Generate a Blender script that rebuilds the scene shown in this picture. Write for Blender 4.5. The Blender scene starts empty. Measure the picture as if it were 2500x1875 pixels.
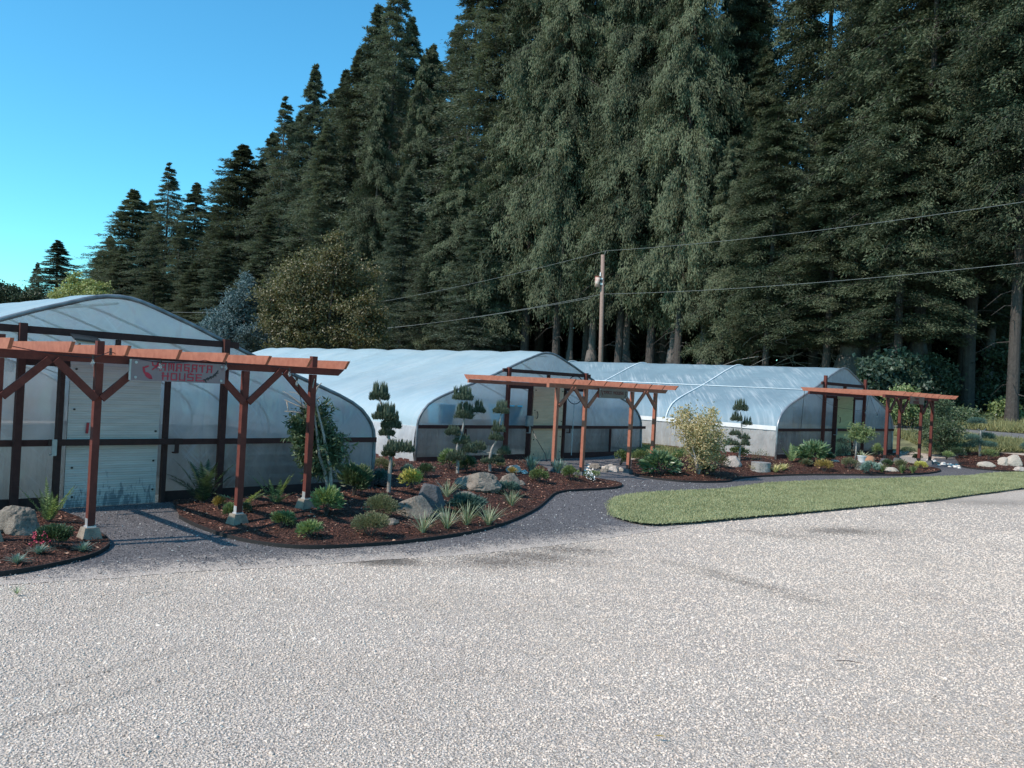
import bpy, math, random
import numpy as np
from math import sin, cos, radians, pi, sqrt, atan2
from mathutils import Vector, Matrix, noise
from mathutils.geometry import delaunay_2d_cdt

random.seed(7); rng = np.random.default_rng(11)
scn = bpy.context.scene
COL = scn.collection

# ------------------------------------------------------------------ camera model
F_PX, ROLL, PITCH, CAM_H = 2039.86, 0.0542, 0.0015, 2.0
TH = radians(44.55)
D2 = Vector((sin(TH), cos(TH), 0))        # along every end wall and pergola beam
NN = Vector((cos(TH), -sin(TH), 0))       # out of the end walls
D1 = -NN                                  # along the greenhouse ridges

def ray(px, py):
    dx, dy = px-1250, py-937.5
    u = dx*cos(ROLL)+dy*sin(ROLL); v = -dx*sin(ROLL)+dy*cos(ROLL)-F_PX*PITCH
    return u/F_PX, -v/F_PX

def sm(a, b, x):
    t = min(1, max(0, (x-a)/(b-a))); return t*t*(3-2*t)

def g(x, y):                               # terrain height
    e = x*D2.x+y*D2.y
    return .22*sm(19, 23.5, e)+.75*sm(32, 38, e)+.65*sm(38, 47, e)

BEDS = []                                  # (polygon, max height)
def smv(a, b, x):
    t = np.clip((x-a)/(b-a), 0, 1); return t*t*(3-2*t)
def gv(x, y):
    e = x*D2.x+y*D2.y; return .22*smv(19, 23.5, e)+.75*smv(32, 38, e)+.65*smv(38, 47, e)
def wob(x, y, s=0.0):                      # cheap smooth noise in -1..1, arrays or numbers
    r = 0
    for k, (a, b, c) in enumerate(((1.0, .7, .3), (-.62, 1.13, 1.9), (1.47, -.81, 4.1), (.35, 1.71, 2.7))):
        r = r+np.sin(a*x+b*y+c+s*(k+1)*1.7)*np.cos(b*.8*x-a*1.1*y+s+c*2)
    return r/2.6
def pdistv(poly, X, Y):
    X = np.asarray(X, float); Y = np.asarray(Y, float); best = np.full(X.shape, 1e9); ins = np.zeros(X.shape, bool); n = len(poly)
    for i in range(n):
        x1, y1 = poly[i]; x2, y2 = poly[(i+1) % n]
        if y1 != y2:
            c = ((y1 > Y) != (y2 > Y)) & (X < (x2-x1)*(Y-y1)/(y2-y1)+x1); ins ^= c
        dx, dy = x2-x1, y2-y1; Lq = dx*dx+dy*dy
        t = 0 if Lq == 0 else np.clip(((X-x1)*dx+(Y-y1)*dy)/Lq, 0, 1)
        best = np.minimum(best, (X-x1-t*dx)**2+(Y-y1-t*dy)**2)
    return np.sqrt(best), ins
def moundv(X, Y):
    out = np.zeros(np.shape(X))
    for poly, bb, hm in BEDS:
        m = (bb[0] <= X) & (X <= bb[2]) & (bb[1] <= Y) & (Y <= bb[3]); idx = np.where(m)[0]
        if len(idx) == 0: continue
        d, ins = pdistv(poly, X[idx], Y[idx])
        h = .035+hm*smv(0, 1.5, d)+.02*wob(X[idx]*4, Y[idx]*4)*np.minimum(1, d*3)
        out[idx] = np.where(ins & (out[idx] == 0), h, out[idx])
    return out
def pdist(poly, x, y):
    best = 1e9; n = len(poly); inside = False
    for i in range(n):
        x1, y1 = poly[i]; x2, y2 = poly[(i+1) % n]
        if (y1 > y) != (y2 > y) and x < (x2-x1)*(y-y1)/(y2-y1)+x1: inside = not inside
        dx, dy = x2-x1, y2-y1; L = dx*dx+dy*dy
        t = 0 if L == 0 else max(0, min(1, ((x-x1)*dx+(y-y1)*dy)/L))
        d = (x-x1-t*dx)**2+(y-y1-t*dy)**2
        if d < best: best = d
    return sqrt(best), inside

def mound(x, y):
    for poly, bb, hm in BEDS:
        if bb[0] <= x <= bb[2] and bb[1] <= y <= bb[3]:
            d, ins = pdist(poly, x, y)
            if ins: return .035+hm*sm(0, 1.5, d)+.02*wob(x*4, y*4)*min(1, d*3)
    return 0.0
def surf(x, y): return g(x, y)+mound(x, y)

def at(px, py, top=False):                 # where the sight line of that point of the photo meets the ground
    a, b = ray(px, py); fn = surf if top else g
    y = 3.0
    while y < 160:
        if CAM_H+b*y <= fn(a*y, y): break
        y += .12
    lo, hi = y-.12, y
    for _ in range(12):
        m = (lo+hi)/2
        if CAM_H+b*m <= fn(a*m, m): hi = m
        else: lo = m
    return Vector((a*hi, hi, fn(a*hi, hi)))
def atY(px, py, Y):
    a, b = ray(px, py); return Vector((a*Y, Y, CAM_H+b*Y))

# ------------------------------------------------------------------ materials
def newmat(name):
    m = bpy.data.materials.new(name); m.use_nodes = True
    nt = m.node_tree; nt.nodes.clear()
    out = nt.nodes.new('ShaderNodeOutputMaterial')
    return m, nt, out
def N(nt, t, **kw):
    n = nt.nodes.new(t)
    for k, v in kw.items():
        if k in n.inputs: n.inputs[k].default_value = v
        else: setattr(n, k, v)
    return n
def L(nt, a, b): nt.links.new(a, b)
def ramp(nt, fac, stops):
    r = nt.nodes.new('ShaderNodeValToRGB'); cr = r.color_ramp
    while len(cr.elements) < len(stops): cr.elements.new(.5)
    for e, (p, c) in zip(cr.elements, stops):
        e.position = p; e.color = (*c, 1) if len(c) == 3 else c
    L(nt, fac, r.inputs[0]); return r.outputs[0]
def coord(nt, kind='Object', scale=(1, 1, 1)):
    tc = N(nt, 'ShaderNodeTexCoord'); mp = N(nt, 'ShaderNodeMapping'); mp.inputs['Scale'].default_value = scale
    L(nt, tc.outputs[kind], mp.inputs[0]); return mp.outputs[0]
def tnoise(nt, vec, scale, detail=4, rough=.55):
    n = N(nt, 'ShaderNodeTexNoise', Scale=scale, Detail=detail, Roughness=rough); L(nt, vec, n.inputs['Vector']); return n.outputs['Fac']
def mixc(nt, f, a, b, mode='MIX'):
    m = nt.nodes.new('ShaderNodeMix'); m.data_type = 'RGBA'; m.blend_type = mode
    for i, v in ((0, f), (6, a), (7, b)):
        if hasattr(v, 'is_linked'): L(nt, v, m.inputs[i])
        else: m.inputs[i].default_value = v if i == 0 else (*v, 1)
    return m.outputs[2]
def mth(nt, op, a, b=0.0, c=None):
    m = nt.nodes.new('ShaderNodeMath'); m.operation = op
    for i, v in enumerate((a, b) if c is None else (a, b, c)):
        if hasattr(v, 'is_linked'): L(nt, v, m.inputs[i])
        else: m.inputs[i].default_value = v
    return m.outputs[0]
def bump(nt, h, strength=.5, dist=.02):
    b = N(nt, 'ShaderNodeBump', Strength=strength, Distance=dist); L(nt, h, b.inputs['Height']); return b.outputs[0]

def simple(name, col, rough=.6, metal=0, var=.15, scale=6, bmp=.0, bscale=40, stretch=(1, 1, 1), dark=None):
    m, nt, out = newmat(name); p = N(nt, 'ShaderNodeBsdfPrincipled', Roughness=rough, Metallic=metal)
    v = coord(nt, scale=stretch); f = tnoise(nt, v, scale, 5)
    d = dark or tuple(c*(1-var*2) for c in col); b = tuple(min(1, c*(1+var)) for c in col)
    L(nt, ramp(nt, f, [(.3, d), (.7, b)]), p.inputs['Base Color'])
    if bmp: L(nt, bump(nt, tnoise(nt, v, bscale, 3), bmp, .01), p.inputs['Normal'])
    L(nt, p.outputs[0], out.inputs[0]); return m

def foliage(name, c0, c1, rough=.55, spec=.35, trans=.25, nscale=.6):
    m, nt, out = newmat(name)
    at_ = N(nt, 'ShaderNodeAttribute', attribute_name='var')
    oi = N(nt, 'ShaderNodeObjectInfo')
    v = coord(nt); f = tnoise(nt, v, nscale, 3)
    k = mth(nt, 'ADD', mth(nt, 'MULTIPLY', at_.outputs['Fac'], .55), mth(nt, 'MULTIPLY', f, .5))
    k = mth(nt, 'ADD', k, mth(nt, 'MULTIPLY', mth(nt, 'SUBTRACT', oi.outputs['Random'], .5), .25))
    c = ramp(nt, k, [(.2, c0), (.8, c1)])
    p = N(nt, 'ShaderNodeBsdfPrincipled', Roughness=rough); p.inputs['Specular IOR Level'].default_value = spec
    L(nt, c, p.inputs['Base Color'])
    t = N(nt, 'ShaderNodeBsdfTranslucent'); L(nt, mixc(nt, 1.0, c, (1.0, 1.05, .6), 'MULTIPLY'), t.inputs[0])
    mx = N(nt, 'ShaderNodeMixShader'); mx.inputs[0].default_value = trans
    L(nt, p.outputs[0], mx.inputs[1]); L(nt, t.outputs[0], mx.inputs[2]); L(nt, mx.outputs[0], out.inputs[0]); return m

def wood(name, col, dark, grain=1.0):
    m, nt, out = newmat(name); p = N(nt, 'ShaderNodeBsdfPrincipled', Roughness=.8); p.inputs['Specular IOR Level'].default_value = .2
    v = coord(nt, scale=(9, 9, 9)); f = tnoise(nt, v, 1.2, 6, .65); f2 = tnoise(nt, coord(nt, scale=(60, 60, 6)), 1, 3)
    c = mixc(nt, f2, ramp(nt, f, [(.3, dark), (.62, col)]), tuple(x*.72 for x in col)); 
    L(nt, c, p.inputs['Base Color']); L(nt, bump(nt, f2, .35*grain, .006), p.inputs['Normal'])
    L(nt, p.outputs[0], out.inputs[0]); return m

def film(name, col, col2, trans=.35, crease_glint=0, tan=0, clear=.0, rough=.3, stretch=(1, 1, 1), nscale=1.2, bstr=.5, wr=(1.2, 7, 7), wscale=2.0, spec=.5, wrinkle_glint=0, **_):
    return film_(name, col, col2, trans, crease_glint, tan, clear, rough, stretch, nscale, bstr, wr, wscale, spec, wrinkle_glint)
def film_(name, col, col2, trans, crease_glint, tan, clear, rough, stretch, nscale, bstr, wr, wscale, spec, wrinkle_glint):
    m, nt, out = newmat(name); p = N(nt, 'ShaderNodeBsdfPrincipled', Roughness=rough); p.inputs['Specular IOR Level'].default_value = spec
    v = coord(nt, scale=stretch); f = tnoise(nt, v, nscale, 6, .6)
    c = ramp(nt, f, [(.3, col2), (.65, col)])
    if crease_glint:
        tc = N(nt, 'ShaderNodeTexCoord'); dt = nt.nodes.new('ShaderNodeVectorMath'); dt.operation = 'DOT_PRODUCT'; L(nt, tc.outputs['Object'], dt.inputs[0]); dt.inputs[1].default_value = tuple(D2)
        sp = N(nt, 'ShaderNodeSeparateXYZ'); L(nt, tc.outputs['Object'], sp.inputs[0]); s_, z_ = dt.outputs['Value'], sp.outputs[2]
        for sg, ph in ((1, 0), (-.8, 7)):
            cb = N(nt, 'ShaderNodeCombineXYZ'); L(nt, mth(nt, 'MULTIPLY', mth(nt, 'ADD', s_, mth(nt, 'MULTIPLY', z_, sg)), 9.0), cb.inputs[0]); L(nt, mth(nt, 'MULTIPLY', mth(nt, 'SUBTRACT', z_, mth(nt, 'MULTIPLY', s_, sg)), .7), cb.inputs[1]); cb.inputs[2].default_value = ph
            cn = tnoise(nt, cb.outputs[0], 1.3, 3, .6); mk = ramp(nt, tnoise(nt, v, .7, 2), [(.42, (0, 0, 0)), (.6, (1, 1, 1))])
            c = mixc(nt, mth(nt, 'MULTIPLY', mth(nt, 'MULTIPLY', ramp(nt, cn, [(.55, (0, 0, 0)), (.72, (1, 1, 1))]), mk), crease_glint), c, (.72, .74, .76))  # pale streaks paint the light that film creases catch
    if wrinkle_glint:
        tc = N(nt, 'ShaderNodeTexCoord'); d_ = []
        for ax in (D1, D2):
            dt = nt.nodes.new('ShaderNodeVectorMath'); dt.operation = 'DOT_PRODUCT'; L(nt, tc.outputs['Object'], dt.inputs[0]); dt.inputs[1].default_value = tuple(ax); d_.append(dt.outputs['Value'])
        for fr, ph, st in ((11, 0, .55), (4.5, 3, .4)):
            cb = N(nt, 'ShaderNodeCombineXYZ'); L(nt, mth(nt, 'MULTIPLY', mth(nt, 'ADD', d_[0], mth(nt, 'MULTIPLY', d_[1], wrinkle_glint)), fr), cb.inputs[0]); L(nt, mth(nt, 'MULTIPLY', d_[1], .8), cb.inputs[1]); cb.inputs[2].default_value = ph
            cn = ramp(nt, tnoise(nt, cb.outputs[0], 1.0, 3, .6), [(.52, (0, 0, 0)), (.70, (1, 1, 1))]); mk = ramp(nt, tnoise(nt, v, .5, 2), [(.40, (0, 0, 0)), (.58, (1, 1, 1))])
            c = mixc(nt, mth(nt, 'MULTIPLY', mth(nt, 'MULTIPLY', cn, mk), st), c, (.86, .92, .94))  # painted highlights: pale streaks stand for light along the wrinkles
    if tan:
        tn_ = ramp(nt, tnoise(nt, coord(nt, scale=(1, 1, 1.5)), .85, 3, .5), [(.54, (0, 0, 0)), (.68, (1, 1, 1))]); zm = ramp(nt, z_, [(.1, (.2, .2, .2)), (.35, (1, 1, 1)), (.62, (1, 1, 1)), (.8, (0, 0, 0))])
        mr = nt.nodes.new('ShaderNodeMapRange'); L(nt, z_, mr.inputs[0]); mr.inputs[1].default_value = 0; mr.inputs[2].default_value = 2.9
        gz = ramp(nt, mr.outputs[0], [(.0, (.55, .52, .50)), (.3, (.55, .58, .62)), (.65, (.85, .88, .92)), (.8, (1, 1, 1))]); c = mixc(nt, 1.0, c, gz, 'MULTIPLY')  # height gradient paints reflected sky at the gable, dimness lower down
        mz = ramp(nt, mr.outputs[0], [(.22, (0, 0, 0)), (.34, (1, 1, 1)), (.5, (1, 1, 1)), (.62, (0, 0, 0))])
        c = mixc(nt, mth(nt, 'MULTIPLY', mth(nt, 'MULTIPLY', tn_, mz), tan), c, (.50, .36, .30))  # tan blotches paint in reflections and blurred interior shapes
    L(nt, c, p.inputs['Base Color'])
    w = coord(nt, scale=wr)
    wn = N(nt, 'ShaderNodeTexNoise', Scale=wscale, Detail=3, Roughness=.5, Distortion=.6); L(nt, w, wn.inputs['Vector'])
    nb = bump(nt, wn.outputs['Fac'], bstr, .06); L(nt, nb, p.inputs['Normal'])
    t = N(nt, 'ShaderNodeBsdfTranslucent'); L(nt, c, t.inputs[0]); L(nt, nb, t.inputs['Normal'])
    mx = N(nt, 'ShaderNodeMixShader'); mx.inputs[0].default_value = trans
    L(nt, p.outputs[0], mx.inputs[1]); L(nt, t.outputs[0], mx.inputs[2]); o = mx.outputs[0]
    if clear > 0:
        tr = N(nt, 'ShaderNodeBsdfTransparent'); tr.inputs[0].default_value = (.82, .86, .9, 1)
        m2 = N(nt, 'ShaderNodeMixShader')
        L(nt, mth(nt, 'MULTIPLY', tnoise(nt, v, nscale*1.7, 3), clear*2), m2.inputs[0])
        L(nt, o, m2.inputs[1]); L(nt, tr.outputs[0], m2.inputs[2]); o = m2.outputs[0]
    L(nt, o, out.inputs[0]); return m

def gravel(name, scale, stops, bstr=.9, bdist=.02, big=None, stain=False, edge=None, warm=None):
    m, nt, out = newmat(name); p = N(nt, 'ShaderNodeBsdfPrincipled', Roughness=.85); p.inputs['Specular IOR Level'].default_value = .25
    v = coord(nt); wn = N(nt, 'ShaderNodeTexNoise', Scale=scale*.5, Detail=2); L(nt, v, wn.inputs['Vector'])
    add = nt.nodes.new('ShaderNodeVectorMath'); add.operation = 'MULTIPLY_ADD'
    L(nt, wn.outputs['Color'], add.inputs[0]); add.inputs[1].default_value = (.6/scale,)*3; L(nt, v, add.inputs[2])
    vo = N(nt, 'ShaderNodeTexVoronoi', Scale=scale); L(nt, add.outputs[0], vo.inputs['Vector'])
    vo2 = N(nt, 'ShaderNodeTexVoronoi', Scale=scale*2.3); L(nt, add.outputs[0], vo2.inputs['Vector'])
    sep = nt.nodes.new('ShaderNodeSeparateColor'); L(nt, vo.outputs['Color'], sep.inputs[0])
    c = ramp(nt, sep.outputs[0], stops)
    c = mixc(nt, ramp(nt, vo.outputs['Distance'], [(.35, (0, 0, 0)), (.75, (.75, .75, .75))]), c, tuple(x*.42 for x in stops[0][1]))
    f = tnoise(nt, v, .45, 5, .6)
    c = mixc(nt, ramp(nt, f, [(.35, (0, 0, 0)), (.7, (.45, .45, .45))]), c, warm or (.4, .36, .32))
    if big: c = mixc(nt, ramp(nt, tnoise(nt, v, 1.7, 6, .7), [(.45, (0, 0, 0)), (.8, (.5, .5, .5))]), c, big)
    if stain:
        c = mixc(nt, ramp(nt, tnoise(nt, v, 14, 5, .75), [(.42, (0, 0, 0)), (.62, (.35, .35, .35))]), c, (.33, .29, .25))
        a = N(nt, 'ShaderNodeAttribute', attribute_name='stain')
        k = mth(nt, 'MULTIPLY', a.outputs['Fac'], mth(nt, 'ADD', .55, mth(nt, 'MULTIPLY', tnoise(nt, v, 6, 4), .9)))
        c = mixc(nt, k, c, (.085, .078, .066))
    if edge:
        a = N(nt, 'ShaderNodeAttribute', attribute_name='edge')
        k = mth(nt, 'ADD', a.outputs['Fac'], mth(nt, 'MULTIPLY', mth(nt, 'SUBTRACT', tnoise(nt, v, 3.5, 6, .7), .5), 1.4))
        sepn = sep.outputs[1]
        k = mth(nt, 'ADD', k, mth(nt, 'MULTIPLY', mth(nt, 'SUBTRACT', sepn, .5), .6))
        c2 = ramp(nt, sep.outputs[0], edge)
        c = mixc(nt, ramp(nt, k, [(.12, (1, 1, 1)), (.55, (0, 0, 0))]), c, c2)
    L(nt, c, p.inputs['Base Color'])
    h = mth(nt, 'ADD', mth(nt, 'MULTIPLY', vo.outputs['Distance'], -1.0), mth(nt, 'MULTIPLY', vo2.outputs['Distance'], -.35))
    L(nt, bump(nt, h, bstr, bdist), p.inputs['Normal'])
    L(nt, p.outputs[0], out.inputs[0]); return m

def attrmat(name, stops, rough=.8, bmp=0, bscale=60):
    m, nt, out = newmat(name); p = N(nt, 'ShaderNodeBsdfPrincipled', Roughness=rough); p.inputs['Specular IOR Level'].default_value = .25
    a = N(nt, 'ShaderNodeAttribute', attribute_name='var'); L(nt, ramp(nt, a.outputs['Fac'], stops), p.inputs['Base Color'])
    if bmp: L(nt, bump(nt, tnoise(nt, coord(nt), bscale, 3), bmp, .01), p.inputs['Normal'])
    L(nt, p.outputs[0], out.inputs[0]); return m

M = {}
TAN = [(0, (.46, .38, .315)), (.35, (.61, .51, .43)), (.7, (.71, .60, .51)), (1, (.80, .70, .61))]
GREY = [(0, (.058, .055, .058)), (.5, (.13, .122, .126)), (.85, (.22, .208, .21)), (1, (.44, .42, .41))]
M['gravel'] = gravel('tan_gravel', 62, TAN, .8, .014, big=(.47, .385, .31), stain=True, warm=(.60, .50, .40))
M['path'] = gravel('grey_gravel', 80, GREY, .7, .01, warm=(.16, .148, .15), edge=[(p_, tuple(x_*.74 for x_ in c_)) for p_, c_ in TAN])
M['stones'] = attrmat('tan_stones', [(0, (.18, .145, .12)), (.2, (.55, .45, .37)), (.65, (.69, .575, .48)), (1, (.80, .69, .59))], .8)
M['greystones'] = attrmat('grey_stones', [(0, (.075, .07, .072)), (.6, (.19, .178, .18)), (1, (.56, .53, .50))], .8)
M['mulch'] = gravel('bark_mulch', 55, [(0, (.016, .009, .007)), (.5, (.085, .034, .024)), (.85, (.17, .072, .048)), (1, (.32, .17, .12))], .9, .02, warm=(.03, .016, .013))
M['chips'] = attrmat('mulch_chips', [(0, (.02, .01, .008)), (.5, (.13, .05, .034)), (.85, (.26, .11, .072)), (1, (.62, .42, .30))], .75)
M['edging'] = simple('black_edging', (.012, .011, .011), .8, var=.1)
M['soil'] = simple('lawn_soil', (.15, .18, .085), .9, var=.25, scale=3)
M['meadow'] = simple('meadow_ground', (.17, .17, .085), .95, var=.3, scale=1.3, bmp=.6, bscale=30)
M['duff'] = simple('forest_duff', (.03, .026, .02), .95, var=.3, scale=1)
M['road'] = gravel('road_gravel', 45, [(0, (.1, .1, .1)), (.5, (.2, .2, .205)), (1, (.33, .33, .33))], .6, .01, warm=(.2, .2, .19))
M['lawn'] = foliage('lawn_blades', (.17, .19, .085), (.56, .55, .33), .6, .2, .35, 1.3)
M['tallgrass'] = foliage('meadow_blades', (.12, .14, .06), (.42, .40, .2), .6, .25, .3, .8)
M['wood'] = wood('stained_cedar', (.155, .045, .034), (.08, .023, .019))
M['woodlight'] = wood('orange_cedar', (.43, .165, .105), (.25, .08, .052))
M['wooddark'] = wood('dark_stained_wood', (.075, .035, .03), (.03, .016, .015))
M['woodmid'] = wood('brown_stained_wood', (.095, .036, .030), (.05, .02, .018))
M['film'] = film('greenhouse_film', (.66, .82, .86), (.55, .73, .80), .5, 0, 0, 0, .38, (1, 1, 1), 1.0, .6, (1, 1, 1), 1.6, wrinkle_glint=.35)
M['filmdull'] = film('greenhouse_film_dull', (.36, .50, .57), (.28, .40, .47), .45, 0, 0, 0, .5, (1, 1, 1), .9, .7, (1, 1, 1), 1.8, spec=.3, wrinkle_glint=-.9)
M['filmwhite'] = film('white_film', (.78, .78, .77), (.58, .59, .60), .5, 0, 0, 0, .3, (1, 1, 1), 2.5, 1.0, (2, 2, .5), 3.5, wrinkle_glint=.3)
M['filmclear'] = film('cloudy_film', (.80, .77, .73), (.68, .66, .63), .5, 0, 0, .2, .2, (1, 1, 1), 2.5, 1.0, (2, 2, .6), 3, wrinkle_glint=.6)
M['filmend'] = film('end_wall_film', (.84, .78, .74), (.50, .46, .45), .5, .75, .55, .34, .12, (1, 1, 1), .55, 1.0, (1, 1, .3), 2.4, spec=.9)  # tone blotches, streaks and gradient put reflections and lit creases into colour
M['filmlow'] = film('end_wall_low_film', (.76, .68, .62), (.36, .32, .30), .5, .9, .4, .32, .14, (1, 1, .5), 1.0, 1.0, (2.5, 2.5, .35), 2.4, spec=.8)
M['poly'] = simple('door_polycarbonate', (.46, .50, .50), .35, var=.1, scale=3)
M['polytan'] = simple('door_polycarbonate_tan', (.50, .41, .29), .4, var=.08, scale=3)
M['polygreen'] = simple('door_polycarbonate_green', (.36, .38, .24), .4, var=.08, scale=3)
def ribbed(name, col, grime):
    m, nt, out = newmat(name); p = N(nt, 'ShaderNodeBsdfPrincipled', Roughness=.35)
    tc = N(nt, 'ShaderNodeTexCoord'); sp = N(nt, 'ShaderNodeSeparateXYZ'); L(nt, tc.outputs['Object'], sp.inputs[0])
    rib = mth(nt, 'SINE', mth(nt, 'MULTIPLY', sp.outputs[2], 190.0))
    f = tnoise(nt, coord(nt, scale=(1.5, 1.5, 9)), 1.6, 4); v2 = coord(nt, scale=(9, 9, 2.2)); d = tnoise(nt, v2, 1.6, 6, .7)
    low = nt.nodes.new('ShaderNodeMapRange'); L(nt, sp.outputs[2], low.inputs[0]); low.inputs[1].default_value = .75; low.inputs[2].default_value = .05; low.inputs[3].default_value = -.12; low.inputs[4].default_value = .16
    k = ramp(nt, mth(nt, 'ADD', d, low.outputs[0]), [(.60, (0, 0, 0)), (.68, (1, 1, 1))])
    c = mixc(nt, mth(nt, 'MULTIPLY', mth(nt, 'ADD', rib, 1.0), .07), ramp(nt, f, [(.3, tuple(x*.8 for x in col)), (.7, col)]), tuple(x*.4 for x in col))
    c = mixc(nt, mth(nt, 'MULTIPLY', k, .75), c, grime); L(nt, c, p.inputs['Base Color'])
    L(nt, bump(nt, rib, .25, .004), p.inputs['Normal']); L(nt, p.outputs[0], out.inputs[0]); return m
M['poly'] = ribbed('door_polycarbonate', (.60, .50, .45), (.09, .10, .12))
M['polytan'] = ribbed('door_polycarbonate_tan', (.80, .49, .31), (.3, .25, .18))
M['polygreen'] = ribbed('door_polycarbonate_green', (.50, .47, .25), (.2, .21, .15))
M['hoop'] = simple('galvanised_hoop', (.20, .22, .235), .45, .3, var=.25, scale=5)
M['hoopw'] = simple('white_rib', (.75, .79, .8), .5, var=.08)
M['metal'] = simple('grey_metal', (.35, .36, .37), .4, .6)
M['galv'] = simple('bright_post_base', (.6, .6, .6), .4, .5)
M['black'] = simple('black_plastic', (.012, .012, .013), .4)
M['white'] = simple('white_plastic', (.75, .75, .73), .4, var=.05)
M['red'] = simple('red_paint', (.42, .02, .03), .5)
M['redtext'] = simple('red_letters', (.36, .004, .03), .45, var=.05)
M['redtext2'] = simple('dull_red_letters', (.12, .006, .008), .5, var=.05)
M['ink'] = simple('black_ink', (.015, .013, .018), .5, var=.05)
M['signboard'] = simple('sign_panel', (.19, .13, .15), .25, var=.07, scale=3)
M['signboard2'] = simple('dark_sign_panel', (.20, .14, .11), .5, var=.1, scale=3)
M['concrete'] = simple('pier_concrete', (.24, .20, .155), .9, var=.2, scale=9, bmp=.5, bscale=50)
M['darkconcrete'] = simple('dark_pier_concrete', (.1, .1, .105), .9, var=.2, scale=9, bmp=.5)
def rockmat(name, a, b, sc=5):
    m, nt, out = newmat(name); p = N(nt, 'ShaderNodeBsdfPrincipled', Roughness=.9); v = coord(nt)
    f = tnoise(nt, v, sc, 8, .7); f2 = tnoise(nt, v, sc*5, 7, .8)
    c = ramp(nt, f, [(.3, a), (.6, b)]); c = mixc(nt, ramp(nt, f2, [(.4, (0, 0, 0)), (.7, (.5, .5, .5))]), c, tuple(min(1, x*1.5) for x in b))
    L(nt, c, p.inputs['Base Color']); L(nt, bump(nt, mth(nt, 'ADD', f, mth(nt, 'MULTIPLY', f2, .5)), .9, .04), p.inputs['Normal'])
    L(nt, p.outputs[0], out.inputs[0]); return m
M['rock'] = rockmat('grey_rock', (.030, .026, .022), (.25, .21, .17), 7)
M['rockdark'] = rockmat('dark_rock', (.035, .036, .04), (.10, .10, .105))
M['rockpink'] = rockmat('pale_rock', (.26, .22, .2), (.45, .39, .34))
M['rockcream'] = rockmat('cream_rock', (.30, .26, .22), (.44, .38, .31))
M['pebble'] = simple('white_pebble', (.74, .68, .60), .7, var=.12)
M['bark'] = rockmat('conifer_bark', (.020, .017, .015), (.062, .052, .046), 7)  # darkened so the colour carries the crown shade on the trunks
M['barkmid'] = rockmat('grey_bark', (.04, .036, .034), (.13, .115, .105), 6)
M['barkpale'] = rockmat('pale_bark', (.12, .11, .10), (.32, .3, .27), 9)
M['pole'] = wood('weathered_pole', (.34, .24, .20), (.17, .11, .09))
M['rust'] = simple('rusty_can', (.55, .50, .44), .6, var=.3, scale=4, dark=(.30, .07, .035))
M['brick'] = simple('chimney_brick', (.22, .06, .04), .9)
M['roof'] = simple('dark_shingle', (.03, .03, .035), .9)
M['wall'] = simple('house_paint', (.3, .3, .28), .8)
M['blue'] = simple('blue_tub', (.10, .62, .88), .45, var=.1)
M['bench'] = simple('grey_tank', (.06, .065, .075), .5)
m_, nt_, out_ = newmat('bulb_glass'); p_ = N(nt_, 'ShaderNodeBsdfPrincipled', Roughness=.04); p_.inputs['Transmission Weight'].default_value = .85; p_.inputs['Base Color'].default_value = (.9, .92, .9, 1)
L(nt_, p_.outputs[0], out_.inputs[0]); M['glass'] = m_
M['wire'] = simple('bright_wire', (.22, .23, .22), .6)
M['nettex'] = simple('dark_net', (.1, .12, .12), .7)
M['clay'] = simple('terracotta', (.45, .22, .12), .8)
M['stump'] = rockmat('grey_stump', (.12, .115, .11), (.3, .29, .27), 8)
M['leafpink'] = simple('pink_flower', (.55, .05, .10), .6)
M['leafwhite'] = simple('white_flower', (.8, .8, .78), .6)
F = {}
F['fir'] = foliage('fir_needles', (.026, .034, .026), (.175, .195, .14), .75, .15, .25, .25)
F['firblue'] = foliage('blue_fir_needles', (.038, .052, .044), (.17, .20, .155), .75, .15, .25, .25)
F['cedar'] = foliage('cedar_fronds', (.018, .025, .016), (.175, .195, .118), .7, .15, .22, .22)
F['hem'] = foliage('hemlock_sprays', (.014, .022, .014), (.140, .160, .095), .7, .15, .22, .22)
F['bluespruce'] = foliage('blue_spruce', (.04, .065, .07), (.13, .19, .20), .6, .3, .1)
F['copper'] = foliage('copper_leaves', (.02, .022, .01), (.19, .165, .075), .45, .5, .3, .5)
F['yellowtree'] = foliage('yellow_green_leaves', (.13, .16, .05), (.36, .38, .15), .5, .4, .3, .5)
F['bush'] = foliage('dark_bush_leaves', (.03, .05, .025), (.13, .18, .09), .45, .5, .25, 1)
F['teal'] = foliage('teal_maple_leaves', (.015, .032, .024), (.11, .16, .11), .45, .5, .3, .6)
F['under'] = foliage('understorey_leaves', (.02, .03, .02), (.08, .11, .06), .5, .4, .2, .4)
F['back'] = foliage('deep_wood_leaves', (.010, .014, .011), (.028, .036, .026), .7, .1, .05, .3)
F['pine'] = foliage('pine_needles', (.030, .045, .028), (.125, .155, .10), .5, .4, .12, 6)
F['shrub'] = foliage('shrub_leaves', (.06, .09, .03), (.26, .32, .13), .42, .5, .28, 5)
F['shrubdark'] = foliage('dark_shrub_leaves', (.022, .042, .02), (.10, .145, .07), .38, .6, .2, 5)
F['laurel'] = foliage('laurel_leaves', (.07, .12, .04), (.30, .38, .16), .35, .6, .3, 4)
F['yellow'] = foliage('golden_leaves', (.30, .28, .05), (.75, .68, .22), .45, .4, .3, 5)
F['orange'] = foliage('orange_leaves', (.20, .14, .03), (.50, .36, .12), .5, .4, .3, 5)
F['azalea'] = foliage('azalea_leaves', (.07, .075, .035), (.24, .24, .13), .5, .4, .25, 5)
F['juniper'] = foliage('juniper_needles', (.03, .065, .055), (.10, .18, .145), .6, .3, .1, 5)
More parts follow.
